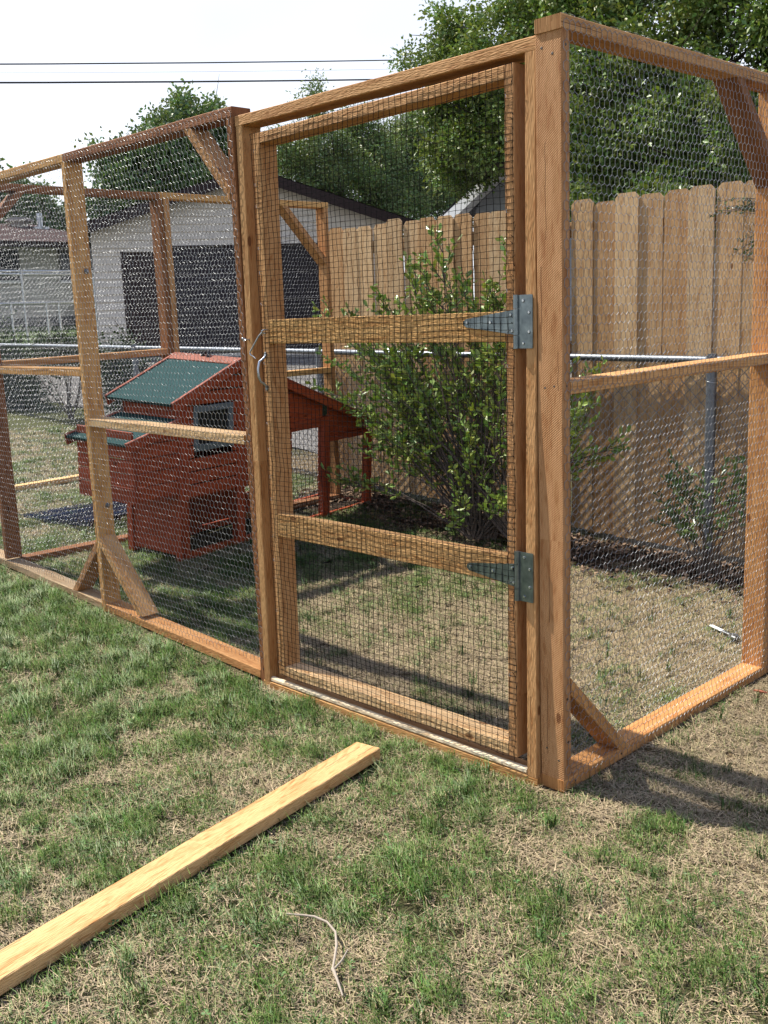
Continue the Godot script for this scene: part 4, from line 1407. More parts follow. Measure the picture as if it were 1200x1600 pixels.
# ---------------------------------------------------------------- leaves
func leaf_mesh(kind: int) -> Acc:      # a single leaf along +y, folded on its midrib, one unit long
	var acc := Acc.new()
	var w: float = [0.23, 0.17, 0.3][kind]
	var prof := [Vector2(0.0, 0.0), Vector2(w * 0.75, 0.35), Vector2(w, 0.62), Vector2(w * 0.55, 0.88), Vector2(0.0, 1.0)]
	for s in [-1.0, 1.0]:
		var pv := Vector3.ZERO
		for k in prof.size() - 1:
			var q0: Vector2 = prof[k]
			var q1: Vector2 = prof[k + 1]
			var a := Vector3(0, q0.y, 0.10 * q0.y * q0.y)
			var b := Vector3(0, q1.y, 0.10 * q1.y * q1.y)
			var c := a + Vector3(s * q0.x, 0, q0.x * 0.5)
			var d := b + Vector3(s * q1.x, 0, q1.x * 0.5)
			var n := Vector3(-s * 0.45, 0, 1).normalized()
			if k == 0:
				acc.face(a, b, d, n, Vector2.ZERO, Vector2.ZERO, Vector2.ZERO)
			elif k == prof.size() - 2:
				acc.face(a, b, c, n, Vector2.ZERO, Vector2.ZERO, Vector2.ZERO)
			else:
				acc.quad(a, b, d, c, n, Vector2.ZERO, Vector2.ZERO, Vector2.ZERO, Vector2.ZERO)
	return acc

func spray_mesh(sd: int, count: int, spread: float, leaf: float, slim: float) -> ArrayMesh:   # a twig tip with many small leaves
	var r := RandomNumberGenerator.new()
	r.seed = sd
	var acc := Acc.new()
	for k in count:
		var at := Vector3(r.randfn(0, 0.45), r.randfn(0, 0.45), r.randfn(0, 0.45)) * spread
		var dir := (at.normalized() * 0.7 + Vector3(r.randfn(0, 0.6), r.randfn(-0.15, 0.5), r.randfn(0, 0.6))).normalized()
		var side := dir.cross(Vector3(r.randfn(0, 1), r.randfn(0, 1), r.randfn(0, 1))).normalized()
		var nrm := side.cross(dir).normalized()
		if nrm.y < 0.0:
			nrm = -nrm
		var L := leaf * r.randf_range(0.7, 1.25)
		var w := L * slim
		var shade := r.randf_range(0.7, 1.3)
		var col := Color(shade * r.randf_range(0.85, 1.2), shade, shade * r.randf_range(0.7, 1.1))
		var a := at
		var b := at + dir * L * 0.5 + side * w + nrm * L * 0.08
		var c := at + dir * L - nrm * L * 0.06
		var d := at + dir * L * 0.5 - side * w + nrm * L * 0.08
		acc.face(a, b, c, (nrm - side * 0.2).normalized(), Vector2.ZERO, Vector2.ZERO, Vector2.ZERO, col)
		acc.face(a, c, d, (nrm + side * 0.2).normalized(), Vector2.ZERO, Vector2.ZERO, Vector2.ZERO, col)
	return acc.commit()

func limb_path(a: Vector3, b: Vector3, sag: float, n: int) -> Array:
	var out := []
	var side := Vector3(rng.randfn(0, 1), rng.randfn(0, 0.4), rng.randfn(0, 1)) * sag * (b - a).length()
	for k in n + 1:
		var f := float(k) / n
		var base := a.lerp(b, f)
		out.append(base + side * sin(f * PI) + Vector3(rng.randfn(0, 1), rng.randfn(0, 1), rng.randfn(0, 1)) * 0.012 * (b - a).length() * (1.0 if k > 0 and k < n else 0.0))
	return out

func tree(called: String, label: String, base: Vector3, crown_base: float, trunk_r: float, blobs: Array, per_m2: float, spray: float, leaf: float, slim: float, colour: Color, sd: int) -> void:
	rng.seed = sd
	var t := thing(called, label, "tree", base)
	var bark := mottled("bark", lin(0.085, 0.066, 0.052), noise_tex(71, 0.05, Color(0.5, 0.5, 0.5), Color(1, 1, 1), 256), 0.5, 0.95, noise_normal(72, 0.08, 10.0, 256), false)
	var fork := Vector3(rng.randfn(0, 0.15), crown_base, rng.randfn(0, 0.15))
	var tr := Acc.new()
	tr.tube([Vector3(0, -0.2, 0), Vector3(0.02, 0.15, 0), Vector3(0.03, crown_base * 0.5, 0.02), fork], [trunk_r * 1.35, trunk_r, trunk_r * 0.85, trunk_r * 0.7], 10)
	put("trunk", tr, bark, t)
	var where := [[], [], []]
	var cols := [[], [], []]
	for bl in blobs:
		var c: Vector3 = bl[0] - base
		var r: Vector3 = bl[1]
		var lm := Acc.new()
		var path := limb_path(fork, c, 0.09, 6)
		var r0 := trunk_r * 0.42
		lm.tube(path, [r0, r0 * 0.8, r0 * 0.62, r0 * 0.48, r0 * 0.36, r0 * 0.26, r0 * 0.16], 6)
		for k in 7:
			var tip: Vector3 = c + Vector3(rng.randfn(0, 0.6) * r.x, rng.randfn(0.1, 0.6) * r.y, rng.randfn(0, 0.6) * r.z)
			lm.tube(limb_path(path[3 + k % 4], tip, 0.1, 4), [r0 * 0.22, r0 * 0.16, r0 * 0.11, r0 * 0.07, r0 * 0.04], 4)
		put("limb", lm, bark, t)
		# sub-clumps inside the blob keep the outline uneven and leave gaps
		var area := 4.0 * PI * pow((pow(r.x * r.y, 1.6) + pow(r.x * r.z, 1.6) + pow(r.y * r.z, 1.6)) / 3.0, 1.0 / 1.6)
		var n := int(area * per_m2)
		var clumps := []
		for k in maxi(6, int(area * 1.7)):
			var dir := Vector3(rng.randfn(0, 1), rng.randfn(0, 1), rng.randfn(0, 1)).normalized()
			var rad := rng.randf_range(0.45, 1.02)
			clumps.append([c + dir * r * rad, rng.randf_range(0.16, 0.36) * (r.x + r.y + r.z) / 3.0, rng.randf_range(0.75, 1.25)])
		for k in n:
			var q: Array = clumps[rng.randi() % clumps.size()]
			var at: Vector3 = q[0] + Vector3(rng.randfn(0, 0.55), rng.randfn(0, 0.45), rng.randfn(0, 0.55)) * q[1]
			var s := rng.randf_range(0.75, 1.3)
			var m := rng.randi() % 3
			where[m].append(Transform3D(Basis.from_euler(Vector3(rng.randfn(0, 0.5), rng.randf() * TAU, rng.randfn(0, 0.5))) * Basis.from_scale(Vector3.ONE * s), at))
			var hue: float = q[2]
			cols[m].append(Color(colour.r * hue * rng.randf_range(0.8, 1.25), colour.g * hue * rng.randf_range(0.9, 1.1), colour.b * hue * rng.randf_range(0.75, 1.2)))
	var lm2 := leaf_mat("tree_leaf", Color.WHITE, 0.7, 0.42)
	for m in 3:
		stuff(multi("crown", spray_mesh(sd * 7 + m, 13, spray, leaf, slim), lm2, where[m], cols[m], t))

func trees() -> void:
	var b := []
	for q in [[-10.3, 5.35, -10.9, 0.85, 0.62, 0.8], [-9.75, 5.75, -10.7, 0.5, 0.45, 0.5], [-8.75, 5.55, -10.6, 0.75, 0.6, 0.7], [-9.35, 4.75, -10.9, 1.0, 0.75, 0.9], [-8.3, 4.75, -10.6, 0.9, 0.7, 0.9], [-7.7, 5.5, -10.9, 0.9, 0.7, 0.9],
			[-7.2, 4.4, -10.3, 1.0, 0.8, 0.9], [-6.8, 5.3, -10.6, 1.1, 0.8, 0.9], [-6.4, 3.7, -10.3, 0.9, 0.75, 0.8], [-5.7, 4.7, -10.2, 1.1, 0.8, 0.9], [-5.4, 3.7, -10.1, 1.0, 0.8, 0.8], [-4.5, 4.5, -10.2, 1.1, 0.9, 0.9],
			[-4.3, 3.5, -10.0, 1.0, 0.8, 0.8], [-9.2, 4.1, -11.0, 0.75, 0.4, 0.7], [-8.25, 4.0, -10.8, 0.75, 0.45, 0.7], [-7.3, 3.2, -10.4, 0.7, 0.5, 0.7], [-5.9, 2.95, -10.1, 0.9, 0.6, 0.8], [-4.8, 2.8, -10.0, 0.8, 0.6, 0.8],
			[-10.1, 4.75, -11.2, 0.85, 0.6, 0.8], [-9.5, 4.3, -11.2, 0.8, 0.6, 0.8], [-10.3, 4.2, -11.6, 0.7, 0.6, 0.7], [-9.0, 4.3, -11.3, 0.9, 0.8, 0.8], [-8.6, 4.15, -10.9, 0.9, 0.5, 0.8], [-9.6, 4.2, -11.6, 0.9, 0.6, 0.8], [-9.75, 4.4, -11.6, 0.8, 0.7, 0.8], [-10.7, 3.9, -12.0, 0.7, 0.6, 0.7], [-6.6, 6.4, -11.0, 1.6, 1.1, 1.3], [-4.6, 5.9, -10.8, 1.5, 1.1, 1.3], [-3.2, 4.7, -10.4, 1.3, 1.3, 1.2], [-3.3, 3.2, -10.2, 1.0, 0.9, 1.0], [-8.6, 6.5, -11.4, 1.2, 0.8, 1.0]]:
		b.append([Vector3(q[0], q[1], q[2]), Vector3(q[3], q[4], q[5])])
	tree("broadleaf_tree", "big broadleaf tree filling the upper right behind the board fence", Vector3(-6.6, rise(-6.6), -11.4), 2.6, 0.22, b, 62.0, 0.19, 0.068, 0.27, Color(0.160, 0.230, 0.070), 501)
	b = []
	for q in [[-13.0, 3.75, -10.5, 0.6, 0.75, 0.5], [-13.0, 4.15, -11.2, 0.7, 0.85, 0.6], [-13.2, 4.25, -11.9, 0.8, 0.9, 0.7], [-13.0, 4.35, -12.7, 0.8, 0.95, 0.7], [-13.1, 4.2, -13.4, 0.8, 0.95, 0.7], [-13.0, 4.1, -14.2, 0.8, 0.9, 0.7],
			[-13.0, 5.0, -14.1, 0.75, 0.6, 0.7], [-13.0, 4.9, -13.4, 0.75, 0.6, 0.7], [-13.0, 4.0, -14.9, 0.9, 1.0, 0.8], [-12.9, 3.2, -14.6, 0.9, 0.9, 0.8], [-12.9, 3.2, -11.6, 0.8, 0.8, 0.8], [-12.9, 3.2, -12.6, 0.8, 0.8, 0.8], [-12.9, 3.2, -13.6, 0.8, 0.8, 0.8], [-13.0, 5.2, -11.35, 0.28, 0.55, 0.25], [-13.1, 5.0, -12.9, 0.35, 0.55, 0.35]]:
		b.append([Vector3(q[0] - 3.8, q[1] + 0.75, q[2] * 1.13 - 1.0), Vector3(q[3], q[4], q[5]) * 1.18])
	tree("feathery_tree", "feathery fine-leaved tree rising behind the garage roof", Vector3(-17.0, rise(-17.0), -15.4), 2.2, 0.17, b, 70.0, 0.20, 0.07, 0.20, Color(0.175, 0.245, 0.100), 502)
	b = []
	for q in [[-25, 5.6, -14.0, 1.1, 0.9, 1.0], [-25, 6.4, -14.9, 1.1, 0.9, 1.0], [-25, 7.0, -15.9, 1.1, 0.85, 1.0], [-25, 5.6, -15.4, 1.3, 1.0, 1.2], [-25, 6.4, -16.9, 1.2, 1.0, 1.1], [-25, 5.4, -17.0, 1.2, 1.0, 1.1], [-25, 7.4, -16.9, 0.7, 0.5, 0.7], [-25, 4.6, -13.2, 0.7, 0.5, 0.6], [-25, 4.6, -14.6, 1.0, 0.8, 1.0]]:
		b.append([Vector3(q[0], q[1], q[2]), Vector3(q[3], q[4], q[5])])
	tree("round_tree", "round dark green tree behind the garage gable at left", Vector3(-25.2, rise(-25.2), -15.6), 2.4, 0.25, b, 34.0, 0.30, 0.13, 0.3, Color(0.135, 0.205, 0.088), 503)
	b = []
	for q in [[-34, 6.5, -12.5, 1.2, 0.9, 1.0], [-34, 5.9, -13.6, 1.2, 0.9, 1.0], [-34, 6.5, -11.0, 1.3, 1.0, 1.2], [-34, 5.5, -12.2, 1.6, 1.2, 1.5], [-34, 5.3, -14.6, 1.2, 1.0, 1.2], [-34, 5.4, -10.2, 1.5, 1.2, 1.4], [-34, 4.4, -13.2, 1.6, 1.0, 1.5], [-34, 4.6, -15.2, 1.1, 0.9, 1.2]]:
		b.append([Vector3(q[0] - 3.0, q[1] + 0.4, q[2] * 1.06 - 1.2), Vector3(q[3], q[4], q[5])])
	tree("far_left_tree", "distant tree over the far house roof at the left edge", Vector3(-37.0, rise(-34.0), -14.5), 3.0, 0.28, b, 26.0, 0.36, 0.16, 0.32, Color(0.14, 0.215, 0.095), 504)

func power_lines() -> void:
	var m := plain("cable", lin(0.02, 0.02, 0.022), 0.6)
	for q in [[6.86, -8.04, 8.43, -19.29, 0.016, "upper black power cable across the pale sky"], [6.49, -8.0, 7.87, -18.88, 0.021, "lower thick black power cable across the pale sky"], [6.80, -8.9, 8.07, -18.4, 0.0032, "thin faint wire between the two power cables"]]:
		var a := Acc.new()
		var pts := []
		for k in 15:
			var f := -2.0 + k * 0.35
			var z := lerpf(q[1], q[3], f)
			var yv: float = lerpf(q[0], q[2], f) + 0.05 * (f - 0.5) * (f - 0.5)
			pts.append(Vector3(-20.0, yv, z))
		a.tube(pts, [q[4]], 5)
		var o := put("power_line", a, m, self)
		tag(o, q[5], "power line")
	var p := Acc.new()
	p.tube([Vector3(-33.0, rise(-33.0), -12.6), Vector3(-33.0, 5.0, -12.6)], [0.12, 0.10], 8)
	var po := put("pole", p, galvanised("far_pipe", lin(0.62, 0.64, 0.67), 0.4), self)
	tag(po, "grey metal pole above the far house roof at the left edge", "pole")

# ---------------------------------------------------------------- shrubs
func shrub(called: String, label: String, base: Vector3, tips: Array, leaf: float, colour: Color, sd: int, stems: Array) -> void:
	rng.seed = sd
	var t := thing(called, label, "shrub", base)
	var bark := plain("shrub_bark", lin(0.10, 0.075, 0.06), 0.85)
	var where := []
	var cols := []
	var sa := Acc.new()
	for tp in tips:
		var tip: Vector3 = tp - base
		var st: Vector3 = stems[rng.randi() % stems.size()] - base
		var mid := st.lerp(tip, 0.42) + Vector3(0, 0.28 * (tip - st).length(), 0) * rng.randf_range(0.2, 0.8)
		mid.y = maxf(mid.y, 0.1)
		var pts := []
		var n := 9
		for k in n + 1:
			var f := float(k) / n
			pts.append(st.lerp(mid, f).lerp(mid.lerp(tip, f), f) + Vector3(rng.randfn(0, 0.008), rng.randfn(0, 0.008), rng.randfn(0, 0.008)))
		sa.tube(pts, [0.0085, 0.0075, 0.0066, 0.0058, 0.005, 0.0043, 0.0036, 0.003, 0.0024, 0.0016], 5)
		var L: float = (tip - st).length()
		# side twigs
		var ends := [[pts[6], (pts[9] - pts[6]), 0.0]]
		for k in 3 + int(L * 3.0):
			var j := rng.randi_range(4, 8)
			var dir: Vector3 = ((pts[j + 1] - pts[j - 1]).normalized() + Vector3(rng.randfn(0, 0.6), rng.randfn(0.1, 0.5), rng.randfn(0, 0.6))).normalized()
			var len := rng.randf_range(0.10, 0.24)
			sa.tube([pts[j], pts[j] + dir * len * 0.5 + Vector3(0, rng.randfn(0, 0.008), 0), pts[j] + dir * len], [0.0028, 0.002, 0.0013], 4)
			ends.append([pts[j], dir * len, 1.0])
		for e in ends:
			var v: Vector3 = e[1]
			var count := int(v.length() / 0.020) + 3
			for k in count:
				var f := (k + 0.7) / count
				if e[2] == 1.0 and f < 0.25:
					continue
				var at: Vector3 = e[0] + v * f
				var out := (v.normalized() * rng.randf_range(0.2, 0.9) + Vector3(rng.randfn(0, 0.7), rng.randfn(0.25, 0.5), rng.randfn(0, 0.7))).normalized()
				var s := leaf * rng.randf_range(0.65, 1.2)
				where.append(turned(out, rng.randf() * TAU, Vector3(s, s, s), at))
				var h := rng.randf_range(0.75, 1.3)
				cols.append(Color(colour.r * h * rng.randf_range(0.8, 1.3), colour.g * h, colour.b * h * rng.randf_range(0.7, 1.2)))
	put("stems", sa, bark, t)
	stuff(multi("leaves", leaf_mesh(0).commit(), leaf_mat("shrub_leaf", Color.WHITE, 0.6, 0.35), where, cols, t))

func shrubs() -> void:
	var tips := []
	for q in [Vector3(-3.75, 1.55, -2.32), Vector3(-3.62, 1.48, -2.25), Vector3(-3.72, 1.22, -2.3), Vector3(-3.70, 1.00, -2.25), Vector3(-3.35, 0.42, -2.02), Vector3(-3.15, 0.40, -2.0), Vector3(-3.05, 0.60, -2.05), Vector3(-2.62, 1.98, -2.36), Vector3(-2.92, 1.82, -2.4), Vector3(-2.82, 1.70, -2.3),
			Vector3(-2.42, 1.72, -2.35), Vector3(-2.20, 1.66, -2.3), Vector3(-1.95, 1.72, -2.3), Vector3(-1.88, 1.55, -2.25), Vector3(-3.2, 1.62, -2.4), Vector3(-2.55, 1.62, -2.3), Vector3(-1.42, 1.18, -2.36), Vector3(-1.50, 1.00, -2.3), Vector3(-1.40, 0.85, -2.3), Vector3(-2.3, 0.25, -2.1), Vector3(-2.0, 0.40, -2.1)]:
		tips.append(q)
	rng.seed = 900
	for k in 36:
		tips.append(Vector3(rng.randf_range(-3.45, -1.75), rng.randf_range(0.55, 1.36), rng.randf_range(-2.72, -2.08)))
	for k in 16:
		tips.append(Vector3(rng.randf_range(-3.8, -2.9), rng.randf_range(0.75, 1.62), rng.randf_range(-2.6, -2.15)))
	for k in 16:
		tips.append(Vector3(rng.randf_range(-3.1, -1.8), rng.randf_range(1.30, 1.95), rng.randf_range(-2.6, -2.2)))
	for k in 7:
		tips.append(Vector3(rng.randf_range(-1.7, -1.25), rng.randf_range(0.6, 1.22), rng.randf_range(-2.65, -2.3)))
	for k in 4:
		tips.append(Vector3(rng.randf_range(-3.1, -1.9), rng.randf_range(0.3, 0.6), rng.randf_range(-2.5, -2.08)))
	shrub("shrub", "leafy green shrub growing by the wire fence behind the door", Vector3(-2.33, 0.03, -2.36), tips, 0.051, Color(0.180, 0.260, 0.062), 901,
		[Vector3(-2.36, 0.03, -2.34), Vector3(-2.28, 0.03, -2.4), Vector3(-1.98, 0.02, -2.36), Vector3(-2.42, 0.03, -2.42)])
	tips = []
	for q in [Vector3(-1.00, 0.52, -2.5), Vector3(-0.88, 0.50, -2.45), Vector3(-0.95, 0.40, -2.4), Vector3(-0.80, 0.58, -2.5), Vector3(-0.66, 0.55, -2.5), Vector3(-0.74, 0.68, -2.55), Vector3(-1.10, 0.38, -2.45), Vector3(-1.18, 0.46, -2.5), Vector3(-0.98, 0.30, -2.4), Vector3(-1.05, 0.55, -2.55), Vector3(-0.62, 0.42, -2.5)]:
		tips.append(q)
	shrub("small_shrub", "low green sapling beside the dark fence post at right", Vector3(-0.92, 0.0, -2.56), tips, 0.046, Color(0.085, 0.140, 0.055), 902, [Vector3(-0.92, 0.0, -2.56), Vector3(-0.86, 0.0, -2.6)])
	tips = []
	for q in [Vector3(-0.98, 1.96, -2.93), Vector3(-0.86, 1.94, -2.93), Vector3(-1.05, 1.95, -2.94), Vector3(-0.92, 1.70, -2.93)]:
		tips.append(q)
	shrub("vine_sprig", "small vine sprig creeping over the fence boards at right", Vector3(-0.6, 1.85, -2.945), tips, 0.026, Color(0.07, 0.10, 0.04), 903, [Vector3(-0.6, 1.95, -2.945), Vector3(-0.62, 1.72, -2.945)])
	# growth on the wire fence far left
	rng.seed = 950
	for q in [["fence_bush", "dark green bush over the wire fence at the far left", Vector3(-10.7, 0.75, -3.25), Vector3(0.5, 0.5, 0.28), 900], ["fence_bush", "low dark bush on the rail left of the second post", Vector3(-9.1, 1.16, -3.2), Vector3(0.5, 0.17, 0.22), 300], ["fence_bush", "narrow dark bush by the rail right of the second post", Vector3(-7.85, 0.92, -3.2), Vector3(0.2, 0.36, 0.2), 300]]:
		var c: Vector3 = q[2]
		var base := Vector3(c.x, rise(c.x), c.z)
		var t := thing(q[0], q[1], "bush", base)
		var st := Acc.new()
		var where := []
		var cols := []
		for k in 9:
			var tip: Vector3 = c - base + Vector3(rng.randfn(0, 0.6), rng.randfn(0, 0.6), rng.randfn(0, 0.6)) * q[3]
			st.tube(limb_path(Vector3(rng.randfn(0, 0.05), 0, 0), tip, 0.1, 4), [0.012, 0.010, 0.008, 0.006, 0.004], 5)
		put("stems", st, plain("shrub_bark", lin(0.10, 0.075, 0.06), 0.85), t)
		for k in q[4]:
			var at: Vector3 = c - base + Vector3(rng.randfn(0, 0.5), rng.randfn(0, 0.5), rng.randfn(0, 0.5)) * q[3]
			where.append(Transform3D(Basis.from_euler(Vector3(rng.randf() * 3.0, rng.randf() * TAU, 0)), at))
			var hh := rng.randf_range(0.7, 1.3)
			cols.append(Color(0.040 * hh, 0.066 * hh, 0.024 * hh))
		stuff(multi("leaves", spray_mesh(951, 12, 0.11, 0.055, 0.3), leaf_mat("bush_leaf", Color.WHITE, 0.4, 0.75), where, cols, t))

# ---------------------------------------------------------------- grass
const TILE := 0.17

func blade(acc: Acc, root: Vector3, dir: Vector3, L: float, w: float, bend: float, lift: float, col: Color) -> void:
	var side := dir.cross(Vector3.UP) * w * 0.5
	var p1 := root + (Vector3.UP * cos(lift) + dir * sin(lift)) * L * 0.5
	var p2 := p1 + (Vector3.UP * cos(lift + bend) + dir * sin(lift + bend)) * L * 0.5
	var n := (dir * 0.35 + Vector3.UP * 0.75 + side.normalized() * (fmod(root.x * 977.0, 1.0) * 0.6)).normalized()
	acc.quad(root - side, root + side, p1 + side * 0.85, p1 - side * 0.85, n, Vector2.ZERO, Vector2.ZERO, Vector2.ZERO, Vector2.ZERO, col)
	acc.face(p1 - side * 0.85, p1 + side * 0.85, p2, n, Vector2.ZERO, Vector2.ZERO, Vector2.ZERO, col)

# one square of lawn: level 0 is bare straw, level 1 is lush
func lawn_tile(r: RandomNumberGenerator, g: float, edge: bool, place: Transform3D) -> Array:
	var green := Acc.new()
	var dry := Acc.new()
	var half := TILE * 0.56
	var clumps := []
	for k in 3 + int(g * 5.0):
		clumps.append([Vector3(r.randf_range(-half, half), 0, r.randf_range(-half, half)), r.randf_range(0.010, 0.040), r.randf_range(0.6, 1.3), r.randf_range(0.8, 1.2)])
	var n := int(40.0 + 980.0 * g)
	for k in n:
		var q: Array = clumps[r.randi() % clumps.size()]
		var at := Vector3(r.randf_range(-half, half), 0, r.randf_range(-half, half))
		var tall := r.randf_range(0.45, 0.9)
		if r.randf() < 0.62:
			at = q[0] + Vector3(r.randfn(0, 1), 0, r.randfn(0, 1)) * q[1]
			tall = q[2] * r.randf_range(0.6, 1.15)
		var a := r.randf() * TAU
		var L := (0.030 + 0.034 * g) * tall
		var v: float = q[3] * r.randf_range(0.72, 1.28)
		var col := Color(0.080, 0.150, 0.030).lerp(Color(0.050, 0.138, 0.016), g).lerp(Color(0.30, 0.265, 0.12), pow(r.randf(), 2.0) * 0.6)
		if edge and on_timber(place * at, L):
			continue
		blade(green, at, Vector3(cos(a), 0, sin(a)), L, r.randf_range(0.0013, 0.0024), r.randf_range(0.2, 1.3), r.randf_range(0.05, 0.65), Color(col.r * v, col.g * v, col.b * v))
	# a taller tuft here and there
	for e in int(r.randf() * (1.3 + 2.2 * g)):
		var c0 := Vector3(r.randf_range(-half, half), 0, r.randf_range(-half, half))
		var dk := r.randf_range(0.7, 1.05)
		for k in 16:
			var at := c0 + Vector3(r.randfn(0, 0.009), 0, r.randfn(0, 0.009))
			var a := r.randf() * TAU
			var L := r.randf_range(0.05, 0.098)
			if edge and on_timber(place * at, L):
				continue
			var v := dk * r.randf_range(0.7, 1.3)
			blade(green, at, Vector3(cos(a), 0, sin(a)), L, r.randf_range(0.0018, 0.0032), r.randf_range(0.3, 1.2), r.randf_range(0.05, 0.6), Color(0.052 * v, 0.112 * v, 0.022 * v))
	# round-leaved weeds
	for k in int(r.randf() * 14.0 * g):
		var q: Array = clumps[r.randi() % clumps.size()]
		var at: Vector3 = q[0] + Vector3(r.randfn(0, 0.012), r.randf_range(0.010, 0.026), r.randfn(0, 0.012))
		if edge and on_timber(place * at, 0.02):
			continue
		for e in 3:
			var gg := TAU * e / 3.0 + r.randf() * 0.5
			var d := Vector3(cos(gg), r.randfn(0.1, 0.15), sin(gg))
			var sd := d.cross(Vector3.UP).normalized()
			var L := r.randf_range(0.006, 0.012)
			var v := r.randf_range(0.75, 1.25)
			green.quad(at, at + d * L * 0.6 + sd * L * 0.45, at + d * L, at + d * L * 0.6 - sd * L * 0.45, Vector3(r.randfn(0, 0.2), 1, r.randfn(0, 0.2)).normalized(), Vector2.ZERO, Vector2.ZERO, Vector2.ZERO, Vector2.ZERO, Color(0.10 * v, 0.19 * v, 0.06 * v))
	# dead blades, standing and fallen
	for k in int(30.0 + 270.0 * (1.0 - g)):
		var at := Vector3(r.randf_range(-half, half), 0, r.randf_range(-half, half))
		var a := r.randf() * TAU
		if edge and on_timber(place * at, 0.03):
			continue
		var v := r.randf_range(0.65, 1.25)
		var col := Color(0.40, 0.32, 0.19).lerp(Color(0.22, 0.20, 0.09), r.randf())
		blade(dry, at + Vector3(0, r.randf() * 0.006, 0), Vector3(cos(a), 0, sin(a)), r.randf_range(0.018, 0.048), r.randf_range(0.0013, 0.0024), r.randf_range(0.1, 0.8), r.randf_range(0.5, 1.35), Color(col.r * v, col.g * v, col.b * v))
	for k in int(150.0 + 780.0 * (1.0 - g)):
		var at := Vector3(r.randf_range(-half, half), r.randf_range(0.001, 0.014), r.randf_range(-half, half))
		if edge and on_timber(place * at, 0.01):
			continue
		var a := r.randf() * TAU
		var d := Vector3(cos(a), r.randfn(0, 0.16), sin(a))
		var L := r.randf_range(0.012, 0.050)
		var side := d.cross(Vector3.UP).normalized() * r.randf_range(0.0009, 0.0018)
		var v := r.randf_range(0.55, 1.25)
		var col := Color(0.43, 0.335, 0.21).lerp(Color(0.19, 0.135, 0.082), r.randf() * r.randf())
		var c2 := Color(col.r * v, col.g * v, col.b * v)
		dry.face(at - side, at + side, at + d * L + Vector3(0, 0.002, 0), Vector3.UP, Vector2.ZERO, Vector2.ZERO, Vector2.ZERO, c2)
	return [green, dry]

func append_acc(to: Acc, from: Acc, x: Transform3D) -> void:
	var s := to.p.size()
	to.p.append_array(x * from.p)
	to.n.append_array(Transform3D(x.basis, Vector3.ZERO) * from.n)
	to.t.append_array(from.t)
	to.c.append_array(from.c)
	for q in from.i:
		to.i.append(q + s)

func timber_near(x: float, z: float, pad: float) -> bool:
	if absf(z + 0.035) < 0.062 + pad and x < 0.004 + pad:
		return true
	if absf(x + 0.0445) < 0.048 + pad and z < 0.004 + pad:
		return true
	var lx := (x + 0.638) * 0.986 - (z - 0.2275) * 0.166
	var lz := (x + 0.638) * 0.166 + (z - 0.2275) * 0.986
	if absf(lx) < 0.052 + pad and lz > -0.004 - pad and lz < 2.26 + pad:
		return true
	if absf(x + 3.86) < 0.048 + pad and z < 0.0:
		return true
	var cx := Vector3(x + 3.23, 0, z + 0.76)
	var cs := cx.x * -0.185 + cx.z * -0.983
	var cn := cx.x * 0.983 + cx.z * -0.185
	return cs > -0.01 - pad and cs < 1.91 + pad and cn < 0.003 + pad and cn > -0.46 - pad

func on_timber(w: Vector3, L: float) -> bool:
	return timber_near(w.x, w.z, 0.004 + L * 0.12)

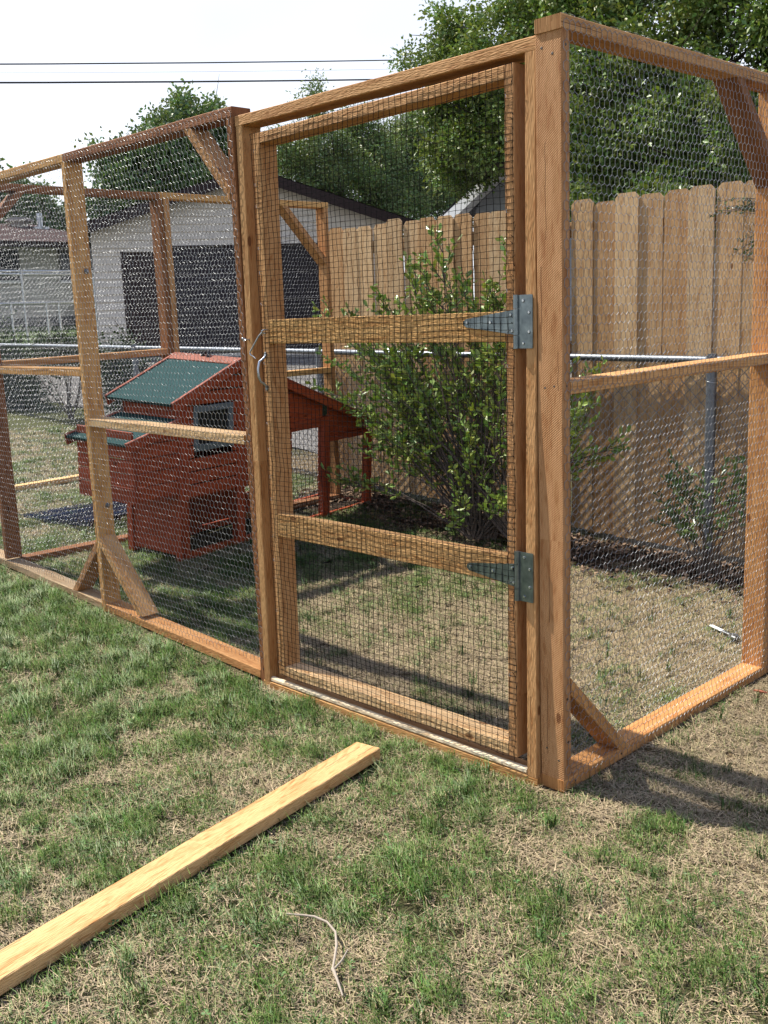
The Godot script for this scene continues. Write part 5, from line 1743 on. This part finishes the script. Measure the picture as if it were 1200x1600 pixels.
func grass() -> void:
	var r := RandomNumberGenerator.new()
	r.seed = 4242
	var fwd := -Basis.from_euler(Vector3(deg_to_rad(-10.991), deg_to_rad(45.763), deg_to_rad(-2.173)), EULER_ORDER_YXZ).z
	var flat := Vector2(fwd.x, fwd.z).normalized()
	var levels := 7
	var variants := 4
	var proto := []
	for l in levels:
		var row := []
		for v in variants:
			row.append(lawn_tile(r, float(l) / (levels - 1), false, Transform3D()))
		proto.append(row)
	var where := []
	for l in levels:
		var row := []
		for v in variants:
			row.append([])
		where.append(row)
	var edge_green := Acc.new()
	var edge_dry := Acc.new()
	var ix := int(-8.6 / TILE)
	while ix * TILE < 3.4:
		var iz := int(-2.8 / TILE)
		while iz * TILE < 3.3:
			var x := ix * TILE + r.randf_range(-0.02, 0.02)
			var z := iz * TILE + r.randf_range(-0.02, 0.02)
			iz += 1
			var d := Vector2(x - EYE.x, z - EYE.z)
			if d.length() < 0.35 or absf(flat.angle_to(d)) > 1.05:
				continue
			if x > -4.2 and z < -2.40 - 0.1 * sin(x * 5.0) and r.randf() < 0.8:
				continue
			var g := green_at(x, z) + fine_noise.get_noise_2d(x, z) * 0.42
			g = clampf(0.06 + (g - 0.10) * 0.92 + r.randfn(0, 0.10), 0.0, 1.0)
			var e := 0.08
			var gx := (rise(x + e) + bumps(x + e, z) - rise(x - e) - bumps(x - e, z)) / (2.0 * e)
			var gz := (bumps(x, z + e) - bumps(x, z - e)) / (2.0 * e)
			var up := Vector3(-gx, 1.0, -gz).normalized()
			var b := Basis(Vector3(1, gx, 0).normalized(), up, Vector3(1, gx, 0).normalized().cross(up)) * Basis(Vector3.UP, r.randf() * TAU)
			var s := r.randf_range(0.85, 1.2)
			var xf := Transform3D(b * Basis.from_scale(Vector3(1, s, 1)), Vector3(x, rise(x) + bumps(x, z) - 0.004, z))
			if timber_near(x, z, TILE * 0.8):
				var made := lawn_tile(r, g, true, xf)
				append_acc(edge_green, made[0], xf)
				append_acc(edge_dry, made[1], xf)
			else:
				where[clampi(int(round(g * (levels - 1) + r.randf_range(-0.45, 0.45))), 0, levels - 1)][r.randi() % variants].append(xf)
		ix += 1
	var gm := leaf_mat("grass_blade", Color.WHITE, 0.5, 0.5)
	var sm := leaf_mat("straw_blade", Color.WHITE, 0.2, 0.7)
	for l in levels:
		for v in variants:
			var w: Array = where[l][v]
			if w.is_empty():
				continue
			var cols := []
			cols.resize(w.size())
			cols.fill(Color.WHITE)
			var a := multi("lawn_grass", proto[l][v][0].commit(), gm, w, cols)
			stuff(a)
			tag(a, "short green lawn grass growing in uneven patches", "grass", "lawn grass")
			var b := multi("straw_thatch", proto[l][v][1].commit(), sm, w, cols)
			stuff(b)
			tag(b, "tan straw and dead blades lying in the lawn", "grass", "straw thatch")
	var eg := put("lawn_grass", edge_green, gm)
	stuff(eg)
	tag(eg, "short green lawn grass growing in uneven patches", "grass", "lawn grass")
	var ed := put("straw_thatch", edge_dry, sm)
	stuff(ed)
	tag(ed, "tan straw and dead blades lying in the lawn", "grass", "straw thatch")
